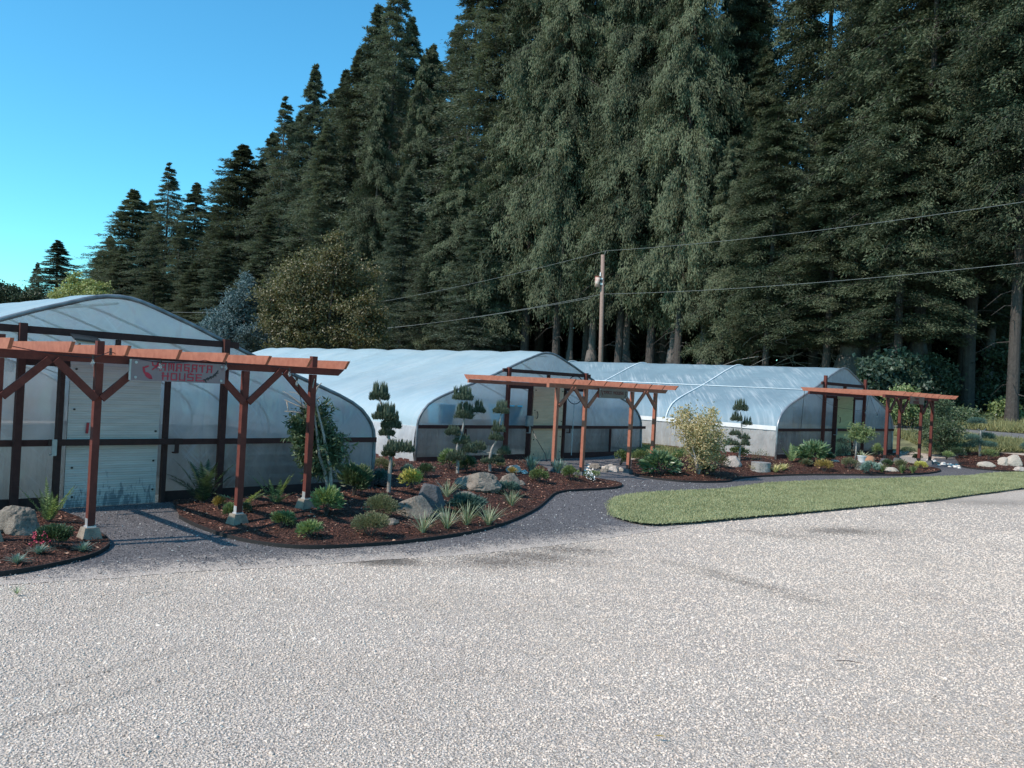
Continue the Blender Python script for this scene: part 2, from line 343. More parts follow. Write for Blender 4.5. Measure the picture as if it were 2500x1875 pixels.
F['bluegreen'] = foliage('blue_green_leaves', (.07, .12, .10), (.26, .38, .32), .5, .4, .2, 5)
F['fern'] = foliage('fern_fronds', (.09, .14, .05), (.38, .46, .20), .45, .45, .35, 3)
F['ferndark'] = foliage('dark_fern_fronds', (.03, .05, .025), (.11, .15, .07), .45, .45, .3, 3)
F['varieg'] = foliage('variegated_blades', (.13, .17, .08), (.55, .58, .40), .45, .45, .25, 6)
F['straw'] = foliage('straw_blades', (.35, .32, .1), (.75, .68, .35), .5, .4, .25, 6)
F['maple'] = foliage('japanese_maple_leaves', (.16, .15, .06), (.58, .48, .27), .45, .4, .4, 3)
F['hosta'] = foliage('hosta_leaves', (.04, .08, .035), (.18, .26, .13), .35, .6, .25, 3)
F['reddish'] = foliage('reddish_leaves', (.16, .10, .06), (.42, .33, .20), .5, .4, .3, 4)

# ------------------------------------------------------------------ object helpers
def tag(o, label=None, cat=None, group=None, kind=None):
    if label: o['label'] = label
    if cat: o['category'] = cat
    if group: o['group'] = group
    if kind: o['kind'] = kind
    return o
def thing(name, loc, label, cat, group=None):
    o = bpy.data.objects.new(name, None); COL.objects.link(o); o.location = loc; o.empty_display_size = .1
    return tag(o, label, cat, group)
WORLD = {}
def wloc(o):
    v = Vector((0, 0, 0))
    while o: v += o.location; o = o.parent
    return v

def npmesh(name, V, Fc, mat, parent=None, var=None, smooth=False, attrs=None, keep=False):
    V = np.asarray(V, dtype=np.float32).reshape(-1, 3)
    off = np.array(wloc(parent) if (parent and not keep) else (0, 0, 0), dtype=np.float32)
    me = bpy.data.meshes.new(name); n = len(V)
    if isinstance(Fc, np.ndarray):
        k = Fc.shape[1]; m = len(Fc); loops = Fc.reshape(-1).astype(np.int32)
        starts = np.arange(0, m*k, k, dtype=np.int32); tot = np.full(m, k, dtype=np.int32)
    else:
        m = len(Fc); tot = np.array([len(f) for f in Fc], dtype=np.int32)
        starts = np.concatenate([[0], np.cumsum(tot)[:-1]]).astype(np.int32) if m else np.zeros(0, np.int32)
        loops = np.fromiter((i for f in Fc for i in f), dtype=np.int32)
    me.vertices.add(n); me.vertices.foreach_set('co', (V-off).reshape(-1))
    me.loops.add(len(loops)); me.loops.foreach_set('vertex_index', loops)
    me.polygons.add(m); me.polygons.foreach_set('loop_start', starts); me.polygons.foreach_set('loop_total', tot)
    me.polygons.foreach_set('use_smooth', np.full(m, bool(smooth)))
    for an, arr in ([('var', var)] if var is not None else [])+list((attrs or {}).items()):
        a = me.attributes.new(an, 'FLOAT', 'POINT'); a.data.foreach_set('value', np.asarray(arr, dtype=np.float32))
    me.update(calc_edges=True)
    me.materials.append(mat)
    o = bpy.data.objects.new(name, me); COL.objects.link(o)
    if parent: o.parent = parent
    return o

class MB:
    def __init__(s): s.v = []; s.f = []
    def add(s, vs, fs):
        b = len(s.v); s.v += [tuple(p) for p in vs]; s.f += [tuple(i+b for i in f) for f in fs]; return s
    def box(s, o, ax, ay, az):             # corner-centred: centre o, half axes
        o, ax, ay, az = map(Vector, (o, ax, ay, az))
        c = [o+i*ax+j*ay+k*az for k in (-1, 1) for j in (-1, 1) for i in (-1, 1)]
        fs = [(0, 2, 3, 1), (4, 5, 7, 6), (0, 1, 5, 4), (2, 6, 7, 3), (0, 4, 6, 2), (1, 3, 7, 5)]
        if ax.cross(ay).dot(az) < 0: fs = [f[::-1] for f in fs]
        return s.add(c, fs)
    def beam(s, p, q, w, h, up=Vector((0, 0, 1)), cut0=0, cut1=0):   # bar p->q, width w, height h ; cut = extra length of the top edge
        p, q = Vector(p), Vector(q); d = (q-p).normalized(); sd = d.cross(up)
        if sd.length < 1e-4: sd = d.cross(Vector((1, 0, 0)))
        sd.normalize(); u = sd.cross(d).normalized(); c = []
        for e, cc in ((p, -cut0), (q, cut1)):
            for a, b in ((-1, -1), (1, -1), (1, 1), (-1, 1)):
                c.append(e+sd*a*w/2+u*b*h/2+(d*cc if b > 0 else Vector((0, 0, 0))))
        return s.add(c, [(0, 1, 2, 3), (7, 6, 5, 4), (0, 4, 5, 1), (1, 5, 6, 2), (2, 6, 7, 3), (3, 7, 4, 0)])
    def tube(s, pts, rad, n=8, cap=True):
        pts = [Vector(p) for p in pts]; m = len(pts)
        if not hasattr(rad, '__len__'): rad = [rad]*m
        vs = []; a = None
        for i, p in enumerate(pts):
            d = (pts[min(i+1, m-1)]-pts[max(i-1, 0)]).normalized()
            if a is None:
                a = d.cross(Vector((0, 0, 1)))
                if a.length < .05: a = d.cross(Vector((0, 1, 0)))
            a = (a-d*a.dot(d)).normalized(); b = d.cross(a)
            for k in range(n):
                t = 2*pi*k/n; vs.append(p+(a*cos(t)+b*sin(t))*rad[i])
        fs = [(i*n+k, i*n+(k+1) % n, (i+1)*n+(k+1) % n, (i+1)*n+k) for i in range(m-1) for k in range(n)]
        if cap: fs += [tuple(range(n))[::-1], tuple(range((m-1)*n, m*n))]
        return s.add(vs, fs)
    def build(s, name, mat, parent=None, smooth=False, var=None):
        return npmesh(name, s.v, s.f, mat, parent, smooth=smooth, var=var)

def unit(a): return a/np.maximum(np.linalg.norm(a, axis=-1, keepdims=True), 1e-9)
def leaves(P, D, Ln, Wd, fold=.25, n_hint=None):
    """kite leaves: base P, direction D, length, width -> V, F(tri)"""
    n = len(P); D = unit(D); R = rng.normal(size=(n, 3)) if n_hint is None else n_hint+rng.normal(size=(n, 3))*.45
    S = unit(np.cross(D, R)); U = np.cross(S, D)
    Ln = np.broadcast_to(np.asarray(Ln, float), (n,))[:, None]; Wd = np.broadcast_to(np.asarray(Wd, float), (n,))[:, None]
    mid = P+D*Ln*.42
    V = np.stack([P, mid-S*Wd/2+U*Wd*fold, P+D*Ln, mid+S*Wd/2+U*Wd*fold], 1).reshape(-1, 3)
    b = (np.arange(n)*4)[:, None]
    Fc = np.stack([b+[[0, 1, 2]], b+[[0, 2, 3]]], 1).reshape(-1, 3)
    return V, Fc
def leafobj(name, P, D, Ln, Wd, mat, parent, var=None, fold=.25, hint=None, keep=False):
    V, Fc = leaves(P, D, Ln, Wd, fold, hint)
    if var is None: var = rng.random(len(P))
    return npmesh(name, V, Fc, mat, parent, var=np.repeat(var, 4), keep=keep)

def ico():
    t = (1+sqrt(5))/2
    v = np.array([(-1, t, 0), (1, t, 0), (-1, -t, 0), (1, -t, 0), (0, -1, t), (0, 1, t), (0, -1, -t), (0, 1, -t), (t, 0, -1), (t, 0, 1), (-t, 0, -1), (-t, 0, 1)], float)
    f = np.array([(0, 11, 5), (0, 5, 1), (0, 1, 7), (0, 7, 10), (0, 10, 11), (1, 5, 9), (5, 11, 4), (11, 10, 2), (10, 7, 6), (7, 1, 8), (3, 9, 4), (3, 4, 2), (3, 2, 6), (3, 6, 8), (3, 8, 9), (4, 9, 5), (2, 4, 11), (6, 2, 10), (8, 6, 7), (9, 8, 1)])
    return unit(v), f
ICO_V, ICO_F = ico()
def icosub(k):
    V = [tuple(p) for p in ICO_V]; Fs = [tuple(f) for f in ICO_F]
    for _ in range(k):
        mid = {}; nf = []
        def m(a, b):
            key = (min(a, b), max(a, b))
            if key not in mid:
                p = Vector(V[a])+Vector(V[b]); p.normalize(); V.append(tuple(p)); mid[key] = len(V)-1
            return mid[key]
        for a, b, c in Fs:
            x, y, z = m(a, b), m(b, c), m(c, a); nf += [(a, x, z), (b, y, x), (c, z, y), (x, y, z)]
        Fs = nf
    return np.array(V), np.array(Fs)
ICO4 = icosub(4); ICO2 = icosub(2)

def stones(name, P, size, mat, kind_label, var=None, flat=.6, kind='stuff', label=None, cat=None):
    n = len(P); J = 1+rng.normal(size=(n, 12, 1))*.18
    base = ICO_V[None]*J
    sc = size[:, None, None]*np.stack([rng.uniform(.8, 1.4, n), rng.uniform(.6, 1.0, n), rng.uniform(.45, .8, n)], -1)[:, None, :]
    V = base*sc
    a = rng.uniform(0, 2*pi, n); tilt = rng.normal(size=n)*.35
    ca, sa = np.cos(a)[:, None], np.sin(a)[:, None]; ct, st = np.cos(tilt)[:, None], np.sin(tilt)[:, None]
    x, y, z = V[..., 0], V[..., 1], V[..., 2]
    y, z = y*ct-z*st, y*st+z*ct; x, y = x*ca-y*sa, x*sa+y*ca
    V = np.stack([x, y, z], -1)+P[:, None, :]
    Fc = (ICO_F[None]+(np.arange(n)*12)[:, None, None]).reshape(-1, 3)
    if var is None: var = rng.random(n)
    o = npmesh(name, V, Fc, mat, None, var=np.repeat(var, 12)); return tag(o, label, cat, None, kind)

# ------------------------------------------------------------------ frames of the greenhouses and pergolas
GH = {1: Vector((-5.637, 11.87, 0)), 2: Vector((.972, 23.307, 0)), 3: Vector((11.10, 28.0, .22))}
PG = {1: Vector((-4.627, 9.348, 0)), 2: Vector((1.693, 19.065, 0)), 3: Vector((12.06*.945, 25.9*.945, .22))}
def W(i, s, t, z=0.0): return GH[i]+D2*s+NN*t+Vector((0, 0, z))
def Q(i, s, t, z=0.0): return PG[i]+D2*s+NN*t+Vector((0, 0, z))
def xy(v): return (v.x, v.y)
def pxs(*pts): return [xy(at(*p)) for p in pts]

# ------------------------------------------------------------------ ground polygons
def smooth_poly(pts, closed=True, it=2):
    for _ in range(it):
        out = []; n = len(pts)
        for i in range(n if closed else n-1):
            a, b = pts[i], pts[(i+1) % n]
            if sqrt((a[0]-b[0])**2+(a[1]-b[1])**2) < .12: out.append(a); continue
            out += [(a[0]*.75+b[0]*.25, a[1]*.75+b[1]*.25), (a[0]*.25+b[0]*.75, a[1]*.25+b[1]*.75)]
        pts = out
    return pts
def sheet(name, poly, mat, zoff, step, parent=None, hfn=None, attr=None, kind='structure', jitter=0):
    xs = [p[0] for p in poly]; ys = [p[1] for p in poly]; P = []
    # densify outline
    out = []
    n = len(poly)
    for i in range(n):
        a, b = poly[i], poly[(i+1) % n]; d = sqrt((a[0]-b[0])**2+(a[1]-b[1])**2); k = max(1, int(d/step))
        for j in range(k): out.append((a[0]+(b[0]-a[0])*j/k, a[1]+(b[1]-a[1])*j/k))
    ring = len(out); pts = list(out)
    gx, gy = np.meshgrid(np.arange(min(xs)+step/2, max(xs), step), np.arange(min(ys)+step/2, max(ys), step)); gx = gx.ravel(); gy = gy.ravel()
    d, ins = pdistv(poly, gx, gy); k = ins & (d > step*.4); pts += list(zip(gx[k].tolist(), gy[k].tolist()))
    res = delaunay_2d_cdt([Vector(p) for p in pts], [], [list(range(ring))], 1, 1e-5)
    X = np.array([p.x for p in res[0]]); Y = np.array([p.y for p in res[0]])
    V = np.stack([X, Y, (hfn or gv)(X, Y)+zoff], -1)
    A = {k: f(X, Y) for k, f in (attr or {}).items()}
    o = npmesh(name, V, [tuple(f) for f in res[2]], mat, parent, attrs=A)
    if parent is None: o['kind'] = kind
    return o, out
def polyline_dist(pl, x, y):
    best = np.full(np.shape(x), 1e9)
    for (x1, y1), (x2, y2) in zip(pl, pl[1:]):
        dx, dy = x2-x1, y2-y1; Lq = dx*dx+dy*dy; t = 0 if Lq == 0 else np.clip(((x-x1)*dx+(y-y1)*dy)/Lq, 0, 1)
        best = np.minimum(best, (x-x1-t*dx)**2+(y-y1-t*dy)**2)
    return np.sqrt(best)

bed1_edge = pxs((-140, 1418), (0, 1406), (96, 1391), (169, 1375), (229, 1360), (258, 1344), (270, 1330), (260, 1317), (235, 1300), (208, 1280), (182, 1260))
bed1 = [xy(W(1, -5.2, .15)), xy(W(1, -5.2, 2.0))]+smooth_poly(bed1_edge, False)+[xy(W(1, -.78, .15))]
bed2_edge = pxs((425, 1258), (460, 1278), (500, 1295), (550, 1312), (610, 1326), (690, 1337), (760, 1340), (850, 1337), (960, 1330), (1060, 1318), (1160, 1302), (1230, 1283), (1280, 1262), (1315, 1243), (1336, 1224), (1350, 1210), (1366, 1203), (1400, 1199), (1458, 1197), (1505, 1193), (1522, 1187), (1512, 1180), (1465, 1172), (1400, 1163), (1335, 1152))
bed2 = [xy(W(1, .85, .15))]+smooth_poly(bed2_edge, False)+[xy(W(2, -.85, .15)), xy(W(2, -4.75, .15)), xy(W(2, -6.2, -2)), xy(W(1, 4.8, -2)), xy(W(1, 4.8, .15))]
bed3_edge = pxs((1536, 1150), (1549, 1163), (1600, 1170), (1650, 1176), (1700, 1179), (1781, 1178), (1792, 1171), (1843, 1164), (1955, 1160), (2100, 1161), (2200, 1162), (2245, 1159), (2285, 1155), (2299, 1150), (2290, 1146), (2262, 1141))
bed3 = smooth_poly(bed3_edge, False)+[xy(Q(3, 2.6, -1.0)), xy(W(3, 4.9, .15)), xy(W(3, -4.7, .15)), xy(W(3, -4.75, -1.2))]+pxs((1700, 1112), (1640, 1113), (1580, 1117), (1542, 1126))
bed4_edge = pxs((2340, 1132), (2351, 1143), (2413, 1149), (2500, 1154), (2700, 1165))
bed4 = smooth_poly(bed4_edge, False)+pxs((2700, 1120), (2500, 1114), (2437, 1107), (2365, 1102), (2331, 1117))
for b, h in ((bed1, .10), (bed2, .16), (bed3, .12), (bed4, .10)):
    BEDS.append((b, (min(p[0] for p in b), min(p[1] for p in b), max(p[0] for p in b), max(p[1] for p in b)), h))

tan_edge = pxs((-600, 1466), (0, 1424), (113, 1418), (294, 1407), (395, 1396), (508, 1390), (678, 1382), (819, 1370), (1000, 1360), (1150, 1350), (1250, 1340), (1363, 1328), (1504, 1308), (1600, 1294), (1700, 1278))
path_poly = smooth_poly(tan_edge, False)+pxs((1984, 1215), (2300, 1185), (2500, 1168), (2900, 1165), (2900, 1140), (2500, 1140), (2345, 1130), (2330, 1112), (2285, 1112), (2262, 1135), (2100, 1150), (1900, 1152), (1700, 1165), (1600, 1160), (1570, 1130))+[xy(W(2, 3.2, .12)), xy(W(2, -1.3, .12))]+pxs((1300, 1180), (1200, 1230), (1000, 1290), (800, 1310), (600, 1300), (470, 1262))+[xy(W(1, .98, .12)), xy(W(1, -.9, .12))]+pxs((150, 1275), (150, 1330), (0, 1375), (-600, 1420))
lawn_poly = smooth_poly(pxs((1486, 1245), (1487, 1228), (1500, 1217), (1550, 1208), (1600, 1204), (1700, 1200), (1775, 1196), (1830, 1188), (1885, 1180), (2000, 1174), (2200, 1171), (2365, 1166), (2405, 1158), (2500, 1154), (2800, 1150), (2800, 1170), (2500, 1196), (2323, 1214), (2154, 1234), (1984, 1251), (1758, 1271), (1670, 1280), (1589, 1284), (1535, 1276), (1490, 1262)))
road_poly = pxs((2080, 1034), (2182, 1041), (2340, 1050), (2500, 1062), (2800, 1084), (2800, 1110), (2500, 1079), (2350, 1064), (2182, 1056), (2080, 1048))

stain_list = [((935, 1364), .42, .24, 0, .9), ((1205, 1366), .55, .34, 0, .5), ((1300, 1354), .6, .32, 0, .5), ((1390, 1338), .6, .3, .15, .45), ((1075, 1372), .4, .22, 0, .3),
              ((2060, 1294), .75, .4, .2, .5), ((1900, 1302), .6, .35, 0, .3), ((1720, 1388), .7, .13, -.75, .3), ((1830, 1420), .7, .15, -.75, .38), ((1950, 1455), .7, .12, -.75, .25), ((2420, 1225), 1.4, .4, 0, .35),
              ((120, 1740), .9, .035, 1.0, .35), ((230, 1640), .8, .03, 1.0, .3)]
ST = [(at(*c), a, b, ang, k) for c, a, b, ang, k in stain_list]
def stain(x, y):
    s = np.zeros(np.shape(x))
    for p, a, b, ang, k in ST:
        dx, dy = x-p.x, y-p.y
        u, v = dx*cos(ang)+dy*sin(ang), -dx*sin(ang)+dy*cos(ang)
        s = np.maximum(s, k*np.exp(-((u/a)**2+(v/b)**2)))
    return s
def micro(x, y): return .007*wob(x*1.6, y*1.6, 1)+.005*wob(x*6, y*6, 2)

# one ground sheet out to the horizon, finer near the lot
xs = np.concatenate([[-400, -200, -100, -60, -40], np.arange(-30, -9, 2.0), np.arange(-9, 14.01, .16), np.arange(16, 44, 2.0), [60, 100, 200, 400]])
ys = np.concatenate([[-60, -20, -5], np.arange(1, 22.01, .16), np.arange(23, 60, 1.0), [70, 100, 150, 250, 450]])
gx, gy = np.meshgrid(xs, ys); gx = gx.ravel(); gy = gy.ravel()
GV = np.stack([gx, gy, gv(gx, gy)+np.where((gy > 1) & (gy < 22) & (gx > -9) & (gx < 14), micro(gx, gy)*.7, 0)-.02], -1)
nx = len(xs); GF = np.array([(j*nx+i, j*nx+i+1, (j+1)*nx+i+1, (j+1)*nx+i) for j in range(len(ys)-1) for i in range(nx-1)])
go = npmesh('ground', GV, GF, M['gravel'], smooth=True, attrs={'stain': stain(gx, gy)}); go['kind'] = 'structure'
def pathz(x, y): return gv(x, y)+micro(x, y)*.7-.015+.012*smv(.05, .7, polyline_dist(tan_edge, x, y))
sheet('path', path_poly, M['path'], .0, .3, hfn=pathz, attr={'edge': lambda x, y: polyline_dist(tan_edge, x, y)})
sheet('lawn', lawn_poly, M['soil'], .03, .4)
def ee(e, d): p = D2*e+D1*d; return (p.x, p.y)
meadow_poly = pxs((1542, 1122), (1580, 1113), (1640, 1109), (1700, 1108))+[xy(W(3, -4.9, -3)), xy(W(3, -4.9, -1.4))]
sheet('meadow', [ee(21.8, 14), ee(21.8, 60), ee(40.5, 60), ee(40.5, 28), ee(40.5, 8), ee(39, -4), ee(37, -30), ee(27, -30), xy(at(2900, 1118)), xy(at(2440, 1104)), xy(at(2330, 1112)), xy(W(3, 5.2, 0)), xy(W(3, 5.0, -1)), xy(W(3, -5.0, -2)), xy(at(1640, 1112)), xy(at(1570, 1117)), xy(at(1560, 1122))], M['meadow'], .012, 1.5)
sheet('road', road_poly, M['road'], .05, 1.0)
sheet('forest_floor', [ee(40.6, -40), ee(40.6, 170), ee(120, 170), ee(120, -40)], M['duff'], .03, 6)

def bed(name, poly, edge, label):
    t = thing('planting_bed', (*poly[3], 0), label, 'flower bed', 'bark mulch planting beds')
    o, out = sheet('mulch', poly, M['mulch'], .0, .16, parent=t, hfn=lambda x, y: gv(x, y)+np.maximum(moundv(x, y), .035))
    e = MB(); ed = smooth_poly(edge, False); v = []; 
    for x, y in ed: v.append(Vector((x, y, g(x, y))))
    for i in range(len(v)-1):
        e.beam(v[i]+Vector((0, 0, .018)), v[i+1]+Vector((0, 0, .018)), .014, .045)
    e.build('edging', M['edging'], t)
    # loose chips lying on the mulch
    x0, y0, x1, y1 = min(p[0] for p in poly), min(p[1] for p in poly), max(p[0] for p in poly), max(p[1] for p in poly)
    n = int(min((x1-x0)*(y1-y0)*420, 90000)); X = rng.uniform(x0, x1, n); Y = rng.uniform(y0, y1, n)
    d, ins = pdistv(poly, X, Y); X = X[ins & (d > .03)]; Y = Y[ins & (d > .03)]
    P = np.stack([X, Y, gv(X, Y)+moundv(X, Y)+.004], -1); n = len(P); D = np.stack([rng.normal(size=n), rng.normal(size=n), rng.normal(size=n)*.25], -1)
    ln = rng.uniform(.02, .065, n)
    c = leafobj('bark_chips', P, D, ln, ln*rng.uniform(.25, .5, n), M['chips'], t, var=rng.random(n)**1.3, hint=np.array([[0, 0, 1.2]])*np.ones((n, 1)))
    c['kind'] = 'stuff'
    return t
bed('bed', bed1, bed1_edge, 'mulch bed with fern and boulder at the left frame edge')
bed('bed', bed2, bed2_edge, 'largest mulch bed with boulders, cloud pines and grasses before the middle greenhouse')
bed('bed', bed3, bed3_edge, 'mulch bed with yellow maple running past the far right greenhouse')
bed('bed', bed4, bed4_edge, 'mulch bed with cream boulders beyond the lawn at right')

# loose gravel on the lot
def scatter(n, ylo, yhi, pw, test):
    y = ylo+(yhi-ylo)*rng.random(n)**pw; x = (rng.random(n)*2-1)*(y*.64+.3)
    P = np.stack([x, y, np.zeros(n)], -1)
    P = P[test(x, y)]; P[:, 2] = gv(P[:, 0], P[:, 1])+micro(P[:, 0], P[:, 1])*.7-.018; return P
pp = path_poly
def on_tan(x, y):
    l = pdistv(lawn_poly, x, y)[1]; p = pdistv(pp, x, y)[1]
    return ~l & (~p | (polyline_dist(tan_edge, x, y) < rng.random(len(x))*.35))
P1 = scatter(230000, 4.0, 18, .9, on_tan); P1 = P1[(P1[:, 1] < 9) | (rng.random(len(P1)) < np.clip(1-(P1[:, 1]-9)/10, .15, 1))]
stones('loose_gravel', P1, rng.uniform(.003, .0088, len(P1))*(1+.055*(P1[:, 1]-4))*np.where(rng.random(len(P1)) < .012, 1.8, 1), M['stones'], None, var=np.clip(rng.normal(.52, .16, len(P1))+.16*wob(P1[:, 0]*1.1, P1[:, 1]*1.7, 3)+.10*wob(P1[:, 0]*3.3, P1[:, 1]*4.4, 5)-1.3*stain(P1[:, 0], P1[:, 1]), 0, 1), label='loose pale crushed gravel covering the parking lot', cat='gravel')
def on_path(x, y):
    return pdistv(pp, x, y)[1] & (polyline_dist(tan_edge, x, y) > .1) & (moundv(x, y) == 0) & ~pdistv(lawn_poly, x, y)[1]
P2 = scatter(26000, 6.5, 19, 1.0, on_path); P2[:, 2] += .022
stones('loose_path_gravel', P2, rng.uniform(.004, .009, len(P2))*(1+.05*(P2[:, 1]-6)), M['greystones'], None, var=rng.random(len(P2))**1.6, label='small loose grey gravel on the dark path', cat='gravel')

# lawn blades
def blades(name, poly, n, h, w, mat, label, cat, kind='stuff', lean=.5, zfn=None, hv=.35):
    x0, y0, x1, y1 = min(p[0] for p in poly), min(p[1] for p in poly), max(p[0] for p in poly), max(p[1] for p in poly)
    X = rng.uniform(x0, x1, n*5); Y = rng.uniform(y0, y1, n*5); k = pdistv(poly, X, Y)[1]; X = X[k][:n]; Y = Y[k][:n]; n = len(X)
    X = X+rng.normal(size=n)*.035; Y = Y+rng.normal(size=n)*.035
    P = np.stack([X, Y, gv(X, Y)+.02], -1); D = np.stack([rng.normal(size=n)*lean, rng.normal(size=n)*lean, np.ones(n)], -1)
    o = leafobj(name, P, D, h*np.clip(rng.normal(1, hv, n), .3, 2), w, mat, None); return tag(o, label, cat, None, kind)
lp = [p for p in lawn_poly if p[0] < 13.5]
blades('lawn_grass', lawn_poly, 210000, .034, .012, M['lawn'], 'short mown lawn grass between path and gravel lot', 'grass')
right_meadow = [xy(at(2178, 1062)), xy(at(2240, 1088)), xy(at(2330, 1108)), xy(at(2440, 1104)), xy(at(2640, 1108)), xy(at(2640, 1098)), xy(at(2500, 1083)), xy(at(2350, 1068)), xy(at(2182, 1059))]
blades('meadow_grass', right_meadow, 26000, .20, .03, M['tallgrass'], 'pale rough meadow grass on this side of the gravel track', 'grass')
verge = [xy(at(2150, 1036)), xy(at(2182, 1039)), xy(at(2340, 1048)), xy(at(2500, 1060)), xy(at(2640, 1070)), xy(at(2640, 1050)), xy(at(2500, 1036)), xy(at(2340, 1026)), xy(at(2150, 1018))]
blades('verge_grass', verge, 24000, .32, .04, M['tallgrass'], 'tall rough grass along the far side of the gravel track by the wood', 'grass')
blades('dry_grass', [xy(at(1545, 1122)), xy(at(1600, 1116)), xy(at(1700, 1112)), xy(at(1760, 1112)), xy(W(3, -4.75, -4)), xy(W(3, -4.75, -9)), xy(at(1560, 1096)), xy(at(1545, 1105))], 12000, .09, .02, M['tallgrass'], 'dry yellowish grass strip beside the long side of the far greenhouse', 'grass')

# ------------------------------------------------------------------ greenhouses
HW = 4.56
PROF = [(0, 0), (0, .5), (0, .87), (.03, 1.05), (.09, 1.17), (.17, 1.28), (.31, 1.42), (.51, 1.54), (.8, 1.665), (1.18, 1.80), (1.64, 1.955), (2.1, 2.11), (2.5, 2.26), (2.87, 2.405), (3.2, 2.535), (3.5, 2.655), (3.8, 2.76), (4.08, 2.86), (4.25, 2.912), (4.4, 2.942), (4.56, 2.952)]
def arch(i, t, inset=0.0):
    pts = [(-HW+a, z) for a, z in PROF]; pts += [(-s, z) for s, z in pts[-2::-1]]
    return [W(i, s*(1-inset/HW), t, z-(inset if z > .9 else 0)) for s, z in pts]
def seg_profile(zmin=0.9):
    pts = [(-HW+a, z) for a, z in PROF if z >= .86]; pts += [(-s, z) for s, z in pts[-2::-1]]; return pts
def roof(i, length, mat, parent, bulge, hoops=1.83, seed=0):
    base = seg_profile(); pts = []
    for (a, za), (b, zb) in zip(base, base[1:]):
        for k in range(2): pts.append((a+(b-a)*k/2, za+(zb-za)*k/2))
    pts.append(base[-1]); m = len(pts); nt = int(length/.12); V = []
    for j in range(nt+1):
        t = -length*j/nt; ph = (t/hoops) % 1.0; bu = bulge*sin(pi*ph)**.8
        for k, (s, z) in enumerate(pts):
            q = k/(m-1); edge = min(1, min(q, 1-q)*14)
            sl = Vector((s*.35, 0, 1)).normalized()
            tw = 1-abs(2*q-1)
            # tension wrinkles run diagonally from the lower edge up to the ridge
            w = .5*noise.noise(Vector((t*2.2+tw*2.5, tw*3.2, seed)))+.3*noise.noise(Vector((t*6+tw*7, tw*5, seed+9)))+.22*noise.noise(Vector((t*1.1, tw*14+t*1.5, seed+4)))
            d = bu*edge+w*.028*edge
            V.append(W(i, s+sl.x*d*(1 if s else 0), t, z+sl.z*d))
    Fc = [(j*m+k, j*m+k+1, (j+1)*m+k+1, (j+1)*m+k) for j in range(nt) for k in range(m-1)]
    return npmesh('roof_film', V, np.array(Fc), mat, parent, smooth=True)
def sidewall(i, side, length, mat, parent, z0=.05, z1=.9, seed=0, bulge=.07):
    V = []; nt = int(length/.1); nz = 9
    for j in range(nt+1):
        t = -length*j/nt
        for k in range(nz):
            q = k/(nz-1); z = z1+(z0-z1)*q
            d = bulge*sin(pi*q*.9)+.03*noise.noise(Vector((t*5, z*1.2, seed)))*2*(.3+q)+.02*noise.noise(Vector((t*9+z*6, z*2, seed+3)))
            V.append(W(i, side*(HW+d+.01), t, z))
    Fc = [(j*nz+k, j*nz+k+1, (j+1)*nz+k+1, (j+1)*nz+k) for j in range(nt) for k in range(nz-1)]
    return npmesh('side_film', V, np.array(Fc), mat, parent, smooth=True)
def endfilm(i, t, zlo, zhi, mat, parent, name, seed=0):
    """film sheet of the end wall between two heights, gently wrinkled"""
    pts = [(-HW+a, z) for a, z in PROF]
    def half(z):
        if z <= .87: return HW-.012
        for (a, za), (b, zb) in zip(PROF, PROF[1:]):
            if zb > za and za <= z <= zb: return HW-(a+(b-a)*(z-za)/(zb-za))-.012
        return .02
    nz = max(3, int((zhi-zlo)/.055)); ns = 120; V = []
    for j in range(nz+1):
        z = zlo+(zhi-zlo)*j/nz; h = half(min(z, 2.95))
        for k in range(ns+1):
            q = k/ns*2-1; s = q*h
            r = 0
            for cs in (-3.1, -1.1, 1.1, 3.0):              # creases fan out from the stapled corners
                dx, dz = s-cs, z-zlo+.25; a = atan2(dz, dx); r += .5*noise.noise(Vector((a*9, cs*3+seed, .4*sqrt(dx*dx+dz*dz))))*math.exp(-((dx)**2+dz*dz)/1.2)
            w = .022*noise.noise(Vector((s*1.3, z*1.3, seed)))+.035*r+.006*noise.noise(Vector(((s+z)*7, (z-s)*.8, seed+2)))
            V.append(W(i, s, t+w, z))
    m = ns+1
    Fc = [(j*m+k, j*m+k+1, (j+1)*m+k+1, (j+1)*m+k) for j in range(nz) for k in range(ns)]
    return npmesh(name, V, np.array(Fc), mat, parent, smooth=True)

def door(i, parent, mat, handle, hm, s0=-.62, s1=.62, z0=.0, z1=2.0, t=.1):
    d = MB(); n = 46; V = []
    for k in range(n+1):                                  # finely ribbed sheet, ribs run across
        z = z0+(z1-z0)*k/n; tt = t+(.003 if k % 2 else 0)
        V += [W(i, s0, tt, z), W(i, s1, tt, z)]
    d.add(V, [(2*k, 2*k+1, 2*k+3, 2*k+2) for k in range(n)])
    d.box(W(i, (s0+s1)/2, t-.02, (z0+z1)/2), D2*(s1-s0)/2, NN*.014, Vector((0, 0, (z1-z0)/2)))
    do = d.build('door', mat, parent)
    for s, z in [(s0+.07, z1-.1), (s1-.06, z1-.1), (s0+.07, 1.35), (s1-.05, 1.05), (s1-.06, .62), (s0+.08, .55), (s1-.05, .2), (s0+.1, .15)]:
        MB().tube([W(i, s, t+.004, z), W(i, s, t+.022, z)], .014, 8).build('screw', M['black'], do)
    h = MB()
    if handle == 'strap': h.beam(W(i, s0+.24, t+.03, 1.02), W(i, s0+.25, t+.03, 1.17), .03, .02, up=NN)
    else:
        h.tube([W(i, s0+.10+.06*sin(a)*1.0, t+.05, 1.22+.10*cos(a)) for a in np.linspace(.2, pi-.2, 9)], .011, 6)
    h.build('handle', hm, do); return do

